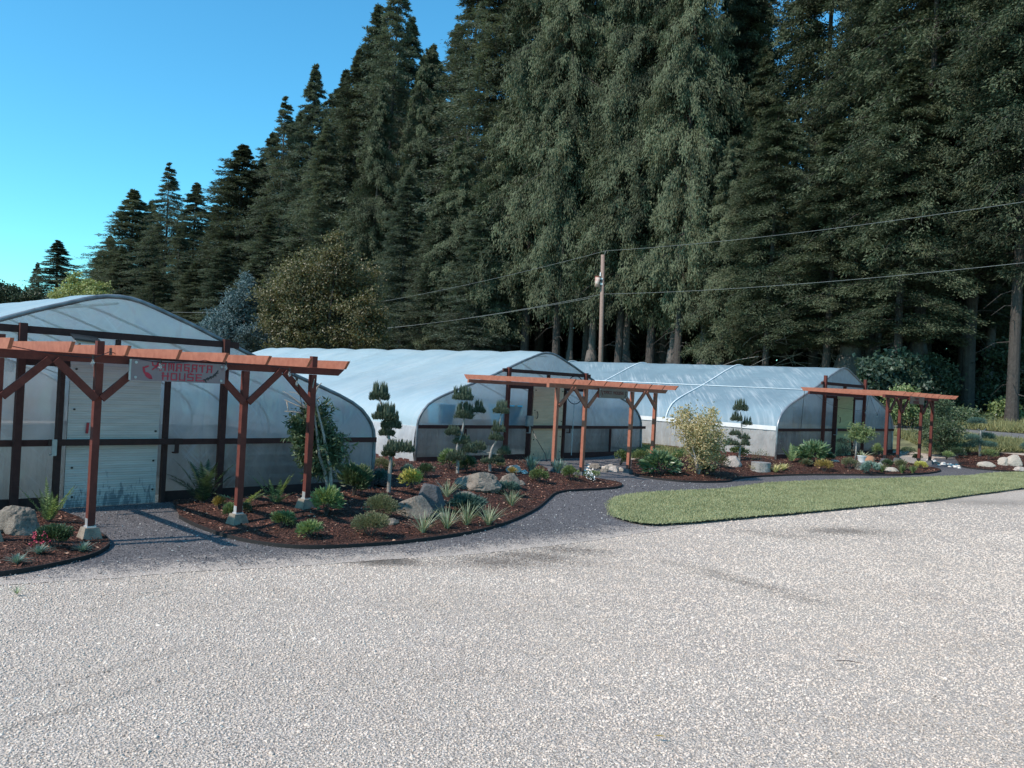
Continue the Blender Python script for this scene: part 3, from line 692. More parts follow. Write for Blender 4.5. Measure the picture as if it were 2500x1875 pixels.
def greenhouse(i, name_label, length, fm, endm, lowm, wm, bulge, doorm, handle, hm, lp=-1.6, railz=.885, sidem=None):
    c = W(i, 0, 0, 0); t = thing('greenhouse', c, name_label, 'greenhouse', 'plastic film greenhouses')
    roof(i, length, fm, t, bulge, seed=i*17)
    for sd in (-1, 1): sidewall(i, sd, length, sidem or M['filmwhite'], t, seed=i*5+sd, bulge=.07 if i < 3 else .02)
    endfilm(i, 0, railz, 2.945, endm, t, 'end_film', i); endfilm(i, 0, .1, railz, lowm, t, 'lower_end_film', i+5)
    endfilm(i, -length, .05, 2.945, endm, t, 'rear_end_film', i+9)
    # hoops
    a = arch(i, .012); MB().tube(a, .032, 8).build('end_hoop', M['hoop'] if i < 3 else M['metal'], t, True)
    k = 1.83
    while k < length-.3:
        MB().tube(arch(i, -k, .05), .02, 6).build('hoop', M['metal'], t, True); k += 1.83
    if i == 3:
        k = 3.66
        for k in (3.9, 8.2, 11.9, 15.5):
            pts = [W(3, s*1.004, -k, z+.03) for s, z in seg_profile()]
            MB().tube(pts, .022, 6).build('roof_rib', M['hoopw'], t, True)
        MB().tube([W(3, -HW+2.1, -.05, 2.145), W(3, -HW+2.1, -length+.1, 2.145)], .014, 6).build('roof_cord', M['hoopw'], t, True)
        MB().beam(W(3, -HW-.03, 0, .93), W(3, -HW-.03, -length, .93), .03, .13).build('curtain_rail', M['white'], t)
    MB().tube([W(i, 0, -.05, 2.86), W(i, 0, -length+.05, 2.86)], .02, 6).build('ridge_pipe', M['metal'], t)
    # timber end frame
    for s in (lp, 1.6):
        MB().beam(W(i, s, .085, -.02), W(i, s, .085, 2.47 if i < 3 else 2.64), .09, .09, up=NN).build('post', wm[0], t)
    MB().beam(W(i, lp-.2 if i > 1 else -2.4, .05, 2.39), W(i, 1.82, .05, 2.39), .045, .095).build('top_rail', wm[1], t)
    MB().beam(W(i, 0, .05, 2.06), W(i, 0, .05, 2.34), .045, .1, up=NN).build('stud', wm[1], t)
    MB().beam(W(i, lp+.05, .05, 1.965), W(i, 1.55, .05, 1.965), .05, .09).build('lintel', wm[1], t)
    for s in (-.72, .73):
        MB().beam(W(i, s, .07, -.03), W(i, s, .07, 1.92), .06, .13 if s < 0 else .09, up=NN).build('door_post', wm[1], t)
    for a, b in ((-HW+.02, -.79), (.79, HW+(.18 if i == 2 else .02))):
        MB().beam(W(i, a, .035, railz), W(i, b, .035, railz), .035, .085).build('mid_rail', wm[2], t)
        MB().beam(W(i, a, .03, .07), W(i, b, .03, .07), .04, .16).build('base_board', wm[1], t)
    for sd in (-1, 1): MB().beam(W(i, sd*(HW+.02), -.02, .03), W(i, sd*(HW+.02), -length, .03), .04, .12).build('side_board', wm[2], t)
    if i == 2:
        for s in (-3.0, 2.95): MB().beam(W(i, s, .03, .15), W(i, s, .03, railz-.05), .03, .07, up=NN).build('lower_stud', wm[2], t)
    do = door(i, t, doorm, handle, hm)
    # locking bar laid in two brackets
    b = MB().beam(W(i, -.86, .165, railz+.015), W(i, .95, .165, railz+.015), .05, .085).build('door_bar', wm[1], t)
    for s in (-.8, .86):
        q = MB(); q.beam(W(i, s, .195, railz-.15), W(i, s, .195, railz+.06), .06, .018, up=NN); q.beam(W(i, s, .195, railz-.15), W(i, s, .10, railz-.15), .06, .018)
        q.build('bracket', M['wooddark'] if s > 0 else M['metal'], b)
    return t
WM1 = (M['woodmid'], M['wooddark'], M['woodmid']); WM2 = (M['wood'], M['woodmid'], M['woodmid'])
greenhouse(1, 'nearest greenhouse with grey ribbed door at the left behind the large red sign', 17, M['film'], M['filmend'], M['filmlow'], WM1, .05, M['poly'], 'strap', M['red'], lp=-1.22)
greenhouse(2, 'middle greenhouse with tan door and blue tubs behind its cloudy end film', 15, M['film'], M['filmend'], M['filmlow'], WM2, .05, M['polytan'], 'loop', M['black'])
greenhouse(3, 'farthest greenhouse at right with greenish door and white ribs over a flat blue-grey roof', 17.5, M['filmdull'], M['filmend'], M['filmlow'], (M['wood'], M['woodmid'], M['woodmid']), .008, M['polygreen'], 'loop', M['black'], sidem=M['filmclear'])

# things inside and on the greenhouses
def tub(p, w, h, label, taper=.8):
    t = thing('storage_tub', p, label, 'tub'); m = MB(); vs = []
    for z, k in ((0, taper), (h, 1)):
        for a, b in ((-1, -1), (1, -1), (1, 1), (-1, 1)): vs.append(p+D2*a*w*k+NN*b*w*.8*k+Vector((0, 0, z)))
    m.add(vs, [(3, 2, 1, 0), (0, 1, 5, 4), (1, 2, 6, 5), (2, 3, 7, 6), (3, 0, 4, 7)]); m.build('tub_body', M['blue'], t)
    r = MB(); 
    for k in range(4): r.beam(Vector(vs[4+k]), Vector(vs[4+(k+1) % 4]), .03, .03)
    r.build('tub_rim', M['blue'], t)
tub(W(2, -3.6, -.26, .95), .28, .48, 'blue tub blurred behind film left of the cloud pines')
tub(W(2, -1.30, -.30, .93), .36, .52, 'tapered blue tub behind film beside the tan door', .72)
for i, s, lb in ((1, -3.0, 'dark fish tank inside the nearest greenhouse left of its door'), (1, 3.0, 'dark fish tank inside the nearest greenhouse right of its door'), (2, -2.8, 'dark fish tank behind lower film of the middle greenhouse, left of door'), (2, 2.9, 'dark fish tank behind lower film of the middle greenhouse, right of door'), (3, -2.8, 'dark fish tank inside the farthest greenhouse')):
    t = thing('fish_tank', W(i, s, -3, .1), lb, 'tank', 'fish tanks inside the greenhouses')
    b = MB(); b.box(W(i, s, -3, .45), D2*1.2, NN*2.2, Vector((0, 0, .33))); b.build('tank_wall', M['bench'], t)
    b = MB()
    for z in (.2, .4, .6, .8): b.beam(W(i, s-1.22, -.76, z), W(i, s+1.22, -.76, z), .03, .06)
    b.build('slat', M['metal'], t)
# solar lamp on the near greenhouse
t = thing('solar_lamp', W(1, -.49, .1, 2.2), 'small black solar lamp on the wall above the left joists', 'lamp')
b = MB(); b.box(W(1, -.49, .22, 2.325), D2*.17+Vector((0, 0, -.01)), NN*.10+Vector((0, 0, -.035)), Vector((0, 0, .012))); b.build('solar_panel', M['black'], t)
b = MB(); b.box(W(1, -.50, .2, 2.28), D2*.12, NN*.06, Vector((0, 0, .03))); b.build('lamp_head', M['metal'], t)
MB().tube([W(1, -.58, .08, 2.14), W(1, -.54, .18, 2.26)], .014, 6).build('bracket', M['metal'], t)
# landing net
t = thing('landing_net', W(2, .98, .2, .1), 'round landing net on a long pole leaning on the middle greenhouse', 'net')
cn = W(2, 1.08, .13, 1.96)
MB().tube([cn+D2*.40*cos(a)+Vector((0, 0, .40*sin(a))) for a in np.linspace(0, 2*pi, 33)], .013, 6).build('hoop', M['black'], t)
MB().tube([W(2, 1.07, .13, 1.56), W(2, .93, .24, .1)], .012, 6).build('pole', M['metal'], t)
m = MB()
for a in np.linspace(0, 2*pi, 13)[:-1]:
    m.tube([cn+D2*.39*cos(a)+Vector((0, 0, .39*sin(a))), cn+D2*.2*cos(a)+Vector((0, 0, .2*sin(a)-.13))-NN*.0], .003, 4)
m.build('mesh_bag', M['nettex'], t)
t = thing('switch_box', W(2, -.86, .15, 1.03), 'small grey electrical box on the left door post of the middle greenhouse', 'box')
b = MB(); b.box(W(2, -.80, .16, 1.06), D2*.12, NN*.04, Vector((0, 0, .14))); b.build('housing', M['metal'], t)
b = MB(); b.box(W(2, -.80, .205, 1.06), D2*.10, NN*.006, Vector((0, 0, .12))); b.build('cover', M['metal'], t)
tag(MB().tube([W(2, -.78, .2, .93), W(2, -.85, .5, .6), W(2, -1.25, 1.2, .28), W(2, -1.5, 1.5, .12)], .01, 5).build('power_cable', M['black']), 'thin black cable slanting from the grey box down to the mulch', 'cable')

# ------------------------------------------------------------------ pergolas
def pier(p, mat, parent, s=.112):
    h = .15; b = MB(); z = surf(p.x, p.y)-.03
    vs = []
    for zz, k in ((z, s), (z+h, s*.66)):
        for a, c in ((-1, -1), (1, -1), (1, 1), (-1, 1)): vs.append(Vector((p.x, p.y, zz))+D2*a*k+NN*c*k)
    b.add(vs, [(3, 2, 1, 0), (4, 5, 6, 7), (0, 1, 5, 4), (1, 2, 6, 5), (2, 3, 7, 6), (3, 0, 4, 7)]); b.build('pier', mat, parent); return z+h
def pergola(i, label, nj, lb, pm, wp, wj, bs=.98, gap=1.77):
    t = thing('pergola', Q(i, gap/2, 0), label, 'pergola', 'cedar pergolas before the greenhouses')
    P = [-bs, 0, gap, gap+bs]
    for k, s in enumerate(P):
        zt = pier(Q(i, s, 0), pm, t)
        top = 2.2 if k in (0, 1, 3) and i < 3 else 2.0
        z1 = top if k != 1 or i == 1 else 2.0
        po = MB().beam(Q(i, s, -.0, zt-PG[i].z+.025), Q(i, s, -.0, 1.998), .078, .078, up=NN).build('post', wp, t)
        if k in (0, 1, 3) and i == 1: MB().beam(Q(i, s, -.0, 2.094), Q(i, s, -.0, 2.245), .077, .077, up=NN).build('post_top', wp, po)
        mb = MB(); mb.beam(Q(i, s-.041, 0, zt-PG[i].z), Q(i, s-.041, 0, zt-PG[i].z+.1), .07, .004, up=D2); mb.beam(Q(i, s+.041, 0, zt-PG[i].z), Q(i, s+.041, 0, zt-PG[i].z+.1), .07, .004, up=D2); mb.box(Q(i, s, 0, zt-PG[i].z+.008), D2*.05, NN*.05, Vector((0, 0, .008)))
        mb.build('post_base', M['galv'] if i == 1 else M['black'], t)
        for sd in ((1,) if k == 0 else (-1,) if k == 3 else (-1, 1)):
            MB().beam(Q(i, s+sd*.03, .052, 1.60), Q(i, s+sd*.46, .052, 2.01), .036, .08, up=D2).build('knee_brace', wp, t)
    b = MB(); b.beam(Q(i, -bs-.32, 0, 2.046), Q(i, gap+bs+.38, 0, 2.046), .078, .092, cut0=.0, cut1=.10); b.build('front_beam', wp, t)
    bk = GH[i]; wd = -(PG[i]-GH[i]).dot(D1)*1.0
    back = min(lb, abs((PG[i]-GH[i]).dot(NN))-.17)
    for k in range(nj):
        s = -1.0+.565*k; sag = random.uniform(-.006, .006); zz = 2.15+sag
        if k == nj-1: s += .02
        j = MB().beam(Q(i, s, -back, zz), Q(i, s, .43+random.uniform(-.02, .02), zz), .038, .11, cut0=.09, cut1=.09); j.build('joist', wj, t)
    MB().beam(Q(i, -bs-.2, -back+.25, 2.05), Q(i, gap+bs+.15, -back+.25, 2.05), .05, .085).build('rear_beam', wp, t)
    return t
pergola(1, 'dark red-brown pergola holding the large red-lettered sign at left', 8, 2.32, M['concrete'], M['wood'], M['woodlight'])
pergola(2, 'orange cedar pergola before the middle greenhouse door', 8, 2.95, M['darkconcrete'], M['woodlight'], M['woodlight'])
pergola(3, 'reddish cedar pergola with a climbing plant before the farthest greenhouse', 9, 2.7, M['darkconcrete'], M['wood'], M['woodlight'])

# signs ------------------------------------------------------------
GL = {  # letter strokes on a 0..1 square, brush-like
 'Y': [((.0, 1), (.12, .62)), ((.08, .60), (1, .60)), ((.95, 1), (.62, .3)), ((.62, .45), (.05, .02))],
 'A': [((.1, .98), (.95, .98)), ((.1, .98), (.1, .0)), ((.85, .98), (.85, .0)), ((.1, .45), (.85, .45)), ((.1, 0), (-.05, .0))],
 'M': [((.02, .98), (.98, .98)), ((.08, .98), (.08, 0)), ((.5, .98), (.5, .2)), ((.9, .98), (.9, 0))],
 'G': [((.02, .98), (.95, .98)), ((.1, .98), (.1, .12)), ((.1, .12), (.85, .12)), ((.85, .5), (.85, -.15)), ((.4, .52), (.9, .52))],
 'T': [((.0, .95), (1, .95)), ((.5, .95), (.5, .0)), ((.02, .95), (.02, .8))],
 'H': [((.12, 1), (.12, 0)), ((.85, 1), (.85, 0)), ((-.02, .55), (1, .55)), ((-.02, .95), (.2, .95))],
 'O': [((.1, .95), (.9, .95)), ((.1, .95), (.1, .05)), ((.9, .95), (.9, .05)), ((.1, .05), (.9, .05))],
 'U': [((.1, 1), (.1, .05)), ((.88, 1), (.88, -.02)), ((.1, .05), (.88, .05))],
 'S': [((.1, .95), (.95, .95)), ((.1, .95), (.1, .5)), ((.1, .5), (.9, .5)), ((.9, .5), (.9, .05)), ((.02, .05), (.9, .05)), ((.5, 1.12), (.62, .95))],
 'E': [((.05, .95), (.95, .95)), ((.14, .95), (.14, .05)), ((.14, .5), (.85, .5)), ((.1, .05), (.98, .05))],
 'K': [((.12, 1), (.12, 0)), ((.9, 1), (.12, .45)), ((.3, .55), (.92, .0)), ((-.02, .95), (.2, .95))],
 'I': [((.5, .95), (.5, .05)), ((.2, .95), (.85, .95)), ((.15, .05), (.85, .05))],
 ' ': []}
def text(i, s0, z0, txt, w, h, gap, t, mat, parent, th=.2, slope=0, name='lettering'):
    m = MB(); s = s0; k = 0
    for ch in txt:
        for (a, b), (c, d) in GL[ch]:
            p = Q(i, s+a*w, t+.0005*(k % 5), z0+b*h+slope*s); q = Q(i, s+c*w, t+.0005*(k % 5), z0+d*h+slope*s); k += 1
            dd = (q-p).normalized(); e = dd*th*h*.42
            m.beam(p-e, q+e, th*h, .003, up=NN.cross(dd) if False else NN)
        s += (w+gap) if ch != ' ' else w*.8
    return m.build(name, mat, parent)
def sign(i, s0, s1, z0, z1, label, board, t=.11):
    o = thing('hanging_sign', Q(i, (s0+s1)/2, t, z0), label, 'sign')
    MB().box(Q(i, (s0+s1)/2, t, (z0+z1)/2), D2*(s1-s0)/2, NN*.006, Vector((0, 0, (z1-z0)/2))).build('board', board, o)
    for s in (s0+.05, s1-.05):
        for z in (z0+.035, z1-.035): MB().tube([Q(i, s, t+.006, z), Q(i, s, t+.014, z)], .016, 10).build('washer', M['metal'], o)
    fr = MB(); fr.beam(Q(i, s0-.012, t, z0), Q(i, s0-.012, t, z1), .02, .02, up=NN); fr.build('side_trim', M['wood'] if i > 1 else M['metal'], o)
    return o
s1_ = sign(1, .31, 1.44, 1.825, 2.065, 'grey panel sign reading YAMAGATA HOUSE in red with a fish', M['signboard'])
text(1, .545, 1.955, 'YAMAGATA', .068, .082, .026, .119, M['redtext'], s1_, th=.16)
text(1, .665, 1.845, 'HOUSE', .078, .080, .022, .119, M['redtext'], s1_, th=.16)
k = MB()                                               # koi: tail, body and head in red
def blob(c, ax, ay, n=18, wob=.0): 
    vs = [Q(1, c[0], .1195, c[1])]+[Q(1, c[0]+ax[0]*cos(a)+ay[0]*sin(a), .1195, c[1]+ax[1]*cos(a)+ay[1]*sin(a)) for a in np.linspace(0, 2*pi, n+1)[:-1]]
    k.add(vs, [(0, 1+j, 1+(j+1) % n) for j in range(n)])
blob((.505, 1.885), (.042, -.032), (.014, .022)); blob((.452, 1.945), (.012, -.042), (.012, .006)); blob((.478, 1.985), (.03, .012), (-.004, .010)); blob((.535, 1.855), (.02, -.004), (.003, .006))
k.build('fish_emblem', M['redtext'], s1_)
k = MB(); pts = [(1.345, 1.985), (1.325, 1.95), (1.30, 1.93), (1.28, 1.90), (1.255, 1.905), (1.235, 1.88), (1.21, 1.885), (1.19, 1.86), (1.165, 1.865)]
for j, (a, b) in enumerate(zip(pts, pts[1:])): k.beam(Q(1, a[0], .12, a[1]), Q(1, b[0], .12, b[1]), .014+.004*(j % 3), .003, up=NN)
for a, b in (((1.3, 1.93), (1.325, 1.915)), ((1.255, 1.905), (1.265, 1.875)), ((1.21, 1.885), (1.225, 1.86)), ((1.19, 1.86), (1.20, 1.83)), ((1.325, 1.95), (1.35, 1.955))): k.beam(Q(1, a[0], .122, a[1]), Q(1, b[0], .122, b[1]), .010, .003, up=NN)
k.build('branch_emblem', M['ink'], s1_)
k = MB()
blob((1.155, 1.858), (.010, .006), (-.003, .006), 8); blob((1.172, 1.845), (.008, .004), (-.003, .006), 8); k.build('blossom_emblem', M['redtext'], s1_)
s2_ = sign(2, .33, 1.44, 1.82, 2.045, 'brown sign reading TAKI HOUSE under the middle pergola beam', M['signboard2'])
text(2, .50, 1.92, 'TAKI HOUSE', .064, .062, .018, .119, M['redtext2'], s2_)
k = MB(); k.beam(Q(2, .42, .12, 2.0), Q(2, .46, .12, 1.9), .018, .003, up=NN); k.beam(Q(2, .46, .12, 1.93), Q(2, .48, .12, 1.88), .012, .003, up=NN)
k.build('fish_emblem', M['redtext2'], s2_)
k = MB()
for a, b in (((1.36, 2.0), (1.33, 1.94)), ((1.33, 1.94), (1.37, 1.90)), ((1.37, 1.90), (1.32, 1.86)), ((1.36, 2.0), (1.38, 1.97)), ((1.32, 1.86), (1.29, 1.87))): k.beam(Q(2, a[0], .12, a[1]), Q(2, b[0], .12, b[1]), .014, .003, up=NN)
k.build('branch_emblem', M['ink'], s2_)
s3_ = sign(3, .42, 1.62, 1.87, 2.10, 'small weathered brown sign with faded dark lettering on the farthest pergola', M['signboard2'])
text(3, .80, 1.995, 'TTAI', .07, .06, .02, .119, M['redtext2'], s3_, th=.3); text(3, .70, 1.89, 'HOUSE', .08, .065, .02, .119, M['redtext2'], s3_, th=.3)

# string lights ----------------------------------------------------
def string(label, pts, bulbs, group='strings of festoon bulbs'):
    t = thing('string_light', pts[0], label, 'string lights', group)
    m = MB(); path = []
    for a, b in zip(pts, pts[1:]):
        for k in range(8):
            q = k/8; p = a.lerp(b, q); p.z -= .04*(a-b).length*4*q*(1-q)*.6; path.append(p)
    path.append(pts[-1]); m.tube(path, .0045, 5); m.build('cable', M['black'], t)
    for b in bulbs:
        bo = MB(); bo.tube([b+Vector((0, 0, z)) for z in (-.005, -.03, -.05, -.07, -.088)], [.008, .011, .021, .018, .005], 10); o = bo.build('bulb', M['glass'], t, True)
        MB().tube([b+Vector((0, 0, .03)), b+Vector((0, 0, -.012))], .015, 8).build('socket', M['black'], o)
fb = .16
string('string of clear bulbs drooping along the front of the left pergola', [Q(1, -1.0, fb, 2.14), Q(1, -.12, fb, 2.05), Q(1, .05, fb, 2.13), Q(1, .62, fb, 2.045), Q(1, 1.15, fb, 2.10), Q(1, 1.42, fb, 2.075), Q(1, 1.9, fb, 2.1), Q(1, 2.35, fb, 2.05)],
       [Q(1, -.12, fb, 2.05), Q(1, .62, fb, 2.045), Q(1, 1.42, fb, 2.075), Q(1, 2.30, fb, 2.04)])
string('loose bulb cord hanging down beside the leafy climber on the left pergola', [Q(1, 2.42, .08, 2.0), Q(1, 2.5, .08, 1.8), Q(1, 2.62, .04, 1.45), Q(1, 2.72, .04, 1.2)], [Q(1, 2.45, .1, 1.92)])
string('thin bulb cord slung across the farthest greenhouse end wall', [W(3, -3.0, .2, 2.2), W(3, -1.6, .2, 1.75), W(3, 0, .2, 1.6), W(3, 1.5, .2, 1.58), W(3, 1.7, .2, 2.15), W(3, 2.5, .2, 1.45), W(3, 2.7, .2, 1.7)], [W(3, 1.45, .2, 1.55), W(3, 2.5, .2, 1.42)])
tag(MB().tube([W(3, -3.0, .06, 2.1), W(3, -3.06, .06, 1.5), W(3, -3.12, .06, .9)], .008, 5).build('electric_cord', M['black']), 'dark cord hanging down the left part of the farthest end wall', 'cord')

# ------------------------------------------------------------------ bed plants and stones
def base_at(px, py):
    p = at(px, py, True); return p, p.y/F_PX
def rdir(n, up=0.0):
    d = rng.normal(size=(n, 3)); d = unit(d); d[:, 2] += up; return unit(d)
def shrub(name, label, cat, px, py, w, h, mat, leaf=(.05, .02), n=900, group=None, up=.5, clumps=9, flowers=None, low=.0, droop=0):
    B, sc = base_at(px, py); Wm, Hm = w*sc/2, h*sc
    t = thing(name, B, label, cat, group); b = np.array(B)
    cl = rdir(clumps, .35); cl[:, 2] = np.abs(cl[:, 2]); cr = rng.uniform(.35, .62, clumps)
    cc = cl*np.array([Wm, Wm*.9, Hm*.55])*.62+np.array([0, 0, Hm*.42])
    k = rng.integers(0, clumps, n); d = rdir(n, .25)
    P = cc[k]+d*np.array([Wm, Wm, Hm*.62])*(cr[k]*rng.uniform(.55, 1, n))[:, None]
    P[:, 2] = np.maximum(P[:, 2], low*Hm+.01); P += b
    D = unit((P-b-np.array([0, 0, Hm*.35]))/np.array([Wm, Wm, Hm]))+rdir(n)*.55+np.array([0, 0, up-droop])
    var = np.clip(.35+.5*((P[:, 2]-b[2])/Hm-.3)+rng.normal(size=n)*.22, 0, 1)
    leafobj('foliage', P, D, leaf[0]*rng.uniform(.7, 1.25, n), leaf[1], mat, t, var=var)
    m = MB()
    for j in range(min(clumps, 7)):
        q = Vector(cc[j])+B; m.tube([B-Vector((0, 0, .03)), B.lerp(q, .5)+Vector((random.uniform(-.02, .02),)*2+(0,)), q], [.008, .006, .003], 5)
    m.build('stem', M['bark'], t)
    if flowers:
        fm, nf, fs, reg = flowers; P2 = []
        for _ in range(nf):
            c = b+np.array([random.uniform(-1, .2)*Wm*reg, -Wm*.75, random.uniform(.15, .8)*Hm])
            for _ in range(7): P2.append(c+rng.normal(size=3)*fs*.5)
        P2 = np.array(P2); leafobj('flower', P2, rdir(len(P2), .5), fs, fs*.7, fm, t)
    return t
def grass(label, px, py, h, mat, n=90, spread=.55, width=.009, group=None, name='ornamental_grass', cat='grass clump'):
    B, sc = base_at(px, py); H = h*sc*1.0; V = []; Fc = []; var = []
    for _ in range(n):
        a = random.uniform(0, 2*pi); le = random.uniform(.6, 1.1)*H; out = random.uniform(.05, spread)*1.25; dr = random.uniform(.1, .75)
        p0 = B+Vector((cos(a), sin(a), 0))*random.uniform(0, .05*H*2); sd = Vector((-sin(a), cos(a), 0)); k0 = len(V); vr = random.random()
        for j in range(6):
            q = j/5; r = out*le*q+dr*out*le*q*q; z = le*(q-.45*dr*out*2*q*q)
            p = p0+Vector((cos(a)*r, sin(a)*r, z)); wd = width*(1-q)**.7*.5+.0012
            V += [tuple(p-sd*wd), tuple(p+sd*wd)]; var += [vr, vr]
        Fc += [(k0+2*j, k0+2*j+1, k0+2*j+3, k0+2*j+2) for j in range(5)]
    o = npmesh(name, np.array(V)-np.array(B), np.array(Fc), mat, None, var=var); o.location = B
    return tag(o, label, cat, group)
def frond(V, Fc, var, p0, a, length, lean, droop, wid, npin=22, stem=None):
    sd = Vector((-sin(a), cos(a), 0)); pts = []
    for j in range(npin+1):
        q = j/npin; r = lean*length*(q+.5*q*q*droop); z = length*(sqrt(max(.05, 1-lean*lean))*q-droop*.55*q*q)
        pts.append(p0+Vector((cos(a)*r, sin(a)*r, z)))
    for j in range(2, npin+1):
        q = j/npin; p = pts[j]; d = (pts[j]-pts[j-1]).normalized(); wl = wid*(sin(pi*min(1, q*.9+.12))**.7)*(1-q*.55); u = sd.cross(d)
        for s in (-1, 1):
            tip = p+sd*s*wl+d*wl*.35-u*wl*.12*random.uniform(-1, 2); k = len(V); hw = length/npin*.46
            V += [tuple(p-d*hw), tuple(p+d*hw), tuple(tip)]; Fc.append((k, k+1, k+2)); var += [random.random()]*3
    if stem is not None: stem.tube(pts, [max(.0015, .004*(1-j/npin)) for j in range(npin+1)], 4)
def fern(label, px, py, specs, mat, wid=.07, group='ferns in the mulch beds', npin=24, dark=None):
    """specs: (azimuth deg, length px, lean 0..1, droop)"""
    B, sc = base_at(px, py); t = thing('fern', B, label, 'fern', group); V = []; Fc = []; var = []; st = MB()
    for az, lp_, ln, dr in specs: frond(V, Fc, var, B+Vector((random.uniform(-.03, .03), random.uniform(-.03, .03), 0)), radians(az), lp_*sc, ln, dr, wid, npin, st)
    npmesh('frond', np.array(V), np.array(Fc), mat, t, var=var); st.build('stalk', M['bark'], t); return t
def boulder(label, cx, base, w, h, mat, seed, flat=0.0, deep=.8, name='boulder', cat='boulder', group=None, rough=.28, turn=0):
    B, sc = base_at(cx, base); Wm, Hm = w*sc/2, h*sc
    V, Fc = ICO4 if w > 18 else ICO2; out = []
    for p in V:
        v = Vector(p); n1 = noise.noise(v*1.1+Vector((seed, 0, 0))); n2 = noise.noise(v*2.6+Vector((0, seed, 0))); n3 = noise.noise(v*7+Vector((0, 0, seed)))
        r = 1+rough*n1+rough*.5*n2+rough*.34*n3
        q = v*r
        for ax in (Vector((.8, -.4, .45)), Vector((-.7, -.5, .5)), Vector((.1, -.9, .2)), Vector((-.2, .1, .97)), Vector((.6, .7, .3))):
            ax = (ax+Vector((sin(seed*3+ax.x*5), cos(seed*2+ax.y*7), 0))*.35).normalized(); e = q.dot(ax)-(.80+.08*sin(seed*9+ax.z*4))
            if e > 0: q -= ax*e*.85
        out.append((q.x*Wm*1.1, q.y*Wm*deep, (q.z*.78+.42)*Hm*.9))
    o = npmesh(name, np.array(out), Fc, mat, None, smooth=False); o.location = B+Vector((0, Wm*deep*.6, -.02)); o.rotation_euler[2] = turn
    return tag(o, label, cat, group)
def pad(name, c, rx, ry, rz, n, mat, parent, candle=0.0):
    """cloud-pruned pad: upright needle tufts over a flattened dome"""
    d = rdir(n); d[:, 2] = np.where(d[:, 2] < -.35, -d[:, 2], d[:, 2]); n = int(n*1.2); d = rdir(n); d[:, 2] = np.where(d[:, 2] < -.45, -d[:, 2], d[:, 2]); P = np.array(c)+d*np.array([rx, ry, rz*.85])*rng.uniform(.4, 1.0, (n, 1))
    P = P+np.array([.0, 0, 0]); D = d*.45+np.array([0, 0, .95])+rng.normal(size=(n, 3))*.3
    lump = rng.normal(size=n)*.2
    Ln = rng.uniform(.045, .085, n)
    V1, F1 = leaves(P, D, Ln, .014, .2)
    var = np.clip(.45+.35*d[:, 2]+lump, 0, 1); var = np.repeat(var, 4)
    if candle > 0:                          # new growth standing up
        m = max(10, int(n/60)); a = rng.uniform(0, 2*pi, m); r = np.sqrt(rng.random(m))*.85
        C = np.array(c)+np.stack([rx*r*np.cos(a), ry*r*np.sin(a), rz*np.sqrt(1-r*r)*.9], -1)
        for q in range(5):
            V2, F2 = leaves(C, np.array([[0, 0, 1.0]])+rng.normal(size=(m, 3))*.06, candle*rng.uniform(.7, 1.7, m), .026, .3)
            F1 = np.concatenate([F1, F2+len(V1)]); V1 = np.concatenate([V1, V2]); var = np.concatenate([var, np.full(len(V2), .6)])
    return npmesh(name, V1, F1, mat, parent, var=var)
def cloud_pine(label, px, py, trunk, pads, tw=.05, branches=()):
    B, sc = base_at(px, py); Y = B.y; t = thing('cloud_pine', B, label, 'pine', 'cloud-pruned pines')
    tp = [B-Vector((0, 0, .05))]+[atY(a, b, Y) for a, b in trunk]; pts = []
    for k in range(len(tp)-1):
        for q in range(4): pts.append(tp[k].lerp(tp[k+1], q/4))
    pts.append(tp[-1]); pts = [pts[0]]+[(pts[k-1]+pts[k]*2+pts[k+1])/4 for k in range(1, len(pts)-1)]+[pts[-1]]
    MB().tube(pts, [tw*(1-.75*k/len(pts)) for k in range(len(pts))], 10).build('trunk', M['barkpale'], t, True)
    for (x, y, w, h) in pads:
        dy = random.uniform(-.12, .12)*w/40; c = atY(x, y, Y+dy); n = int(w*h*.95)+220
        po = pad('needle_pad', c, w*sc/2, w*sc*.45, h*sc/2, n, F['pine'], t, candle=.13 if y < 1060 else .08)
        q = min(pts, key=lambda p: (p-c).length+max(0, p.z-c.z)*1.2)
        mid = q.lerp(c, .5)-Vector((0, 0, .03)); MB().tube([q, mid, c-Vector((0, 0, h*sc*.2))], [tw*.45, tw*.35, tw*.2], 6).build('branch', M['barkpale'], po)
    return t
cloud_pine('tall cloud pine with upright candles between the nearest and middle greenhouses', 949, 1202, [(951, 1160), (955, 1120), (951, 1075), (943, 1040), (938, 1010), (930, 985), (927, 970)],
           [(926, 973, 48, 34), (939, 1022, 58, 28), (955, 1042, 48, 32), (944, 1062, 38, 20), (975, 1100, 74, 26), (948, 1112, 30, 20)], .034)
cloud_pine('cloud pine with lopsided double crown before the left half of the middle end wall', 1117, 1156, [(1118, 1125), (1115, 1095), (1127, 1058), (1132, 1036), (1133, 1010), (1128, 985)],
           [(1130, 974, 50, 28), (1133, 1018, 46, 36), (1169, 1006, 30, 20), (1105, 1060, 38, 24), (1127, 1082, 44, 26), (1112, 1120, 48, 26), (1146, 1102, 38, 28)], .034)
cloud_pine('smaller cloud pine with curved pale trunk left of the middle pergola', 1196, 1151, [(1196, 1117), (1201, 1095), (1211, 1078), (1216, 1058), (1221, 1030), (1223, 1012)],
           [(1223, 1007, 40, 24), (1217, 1052, 34, 17), (1211, 1073, 36, 20), (1169, 1096, 36, 21), (1230, 1107, 34, 19), (1189, 1130, 34, 14), (1214, 1127, 34, 18)], .034)
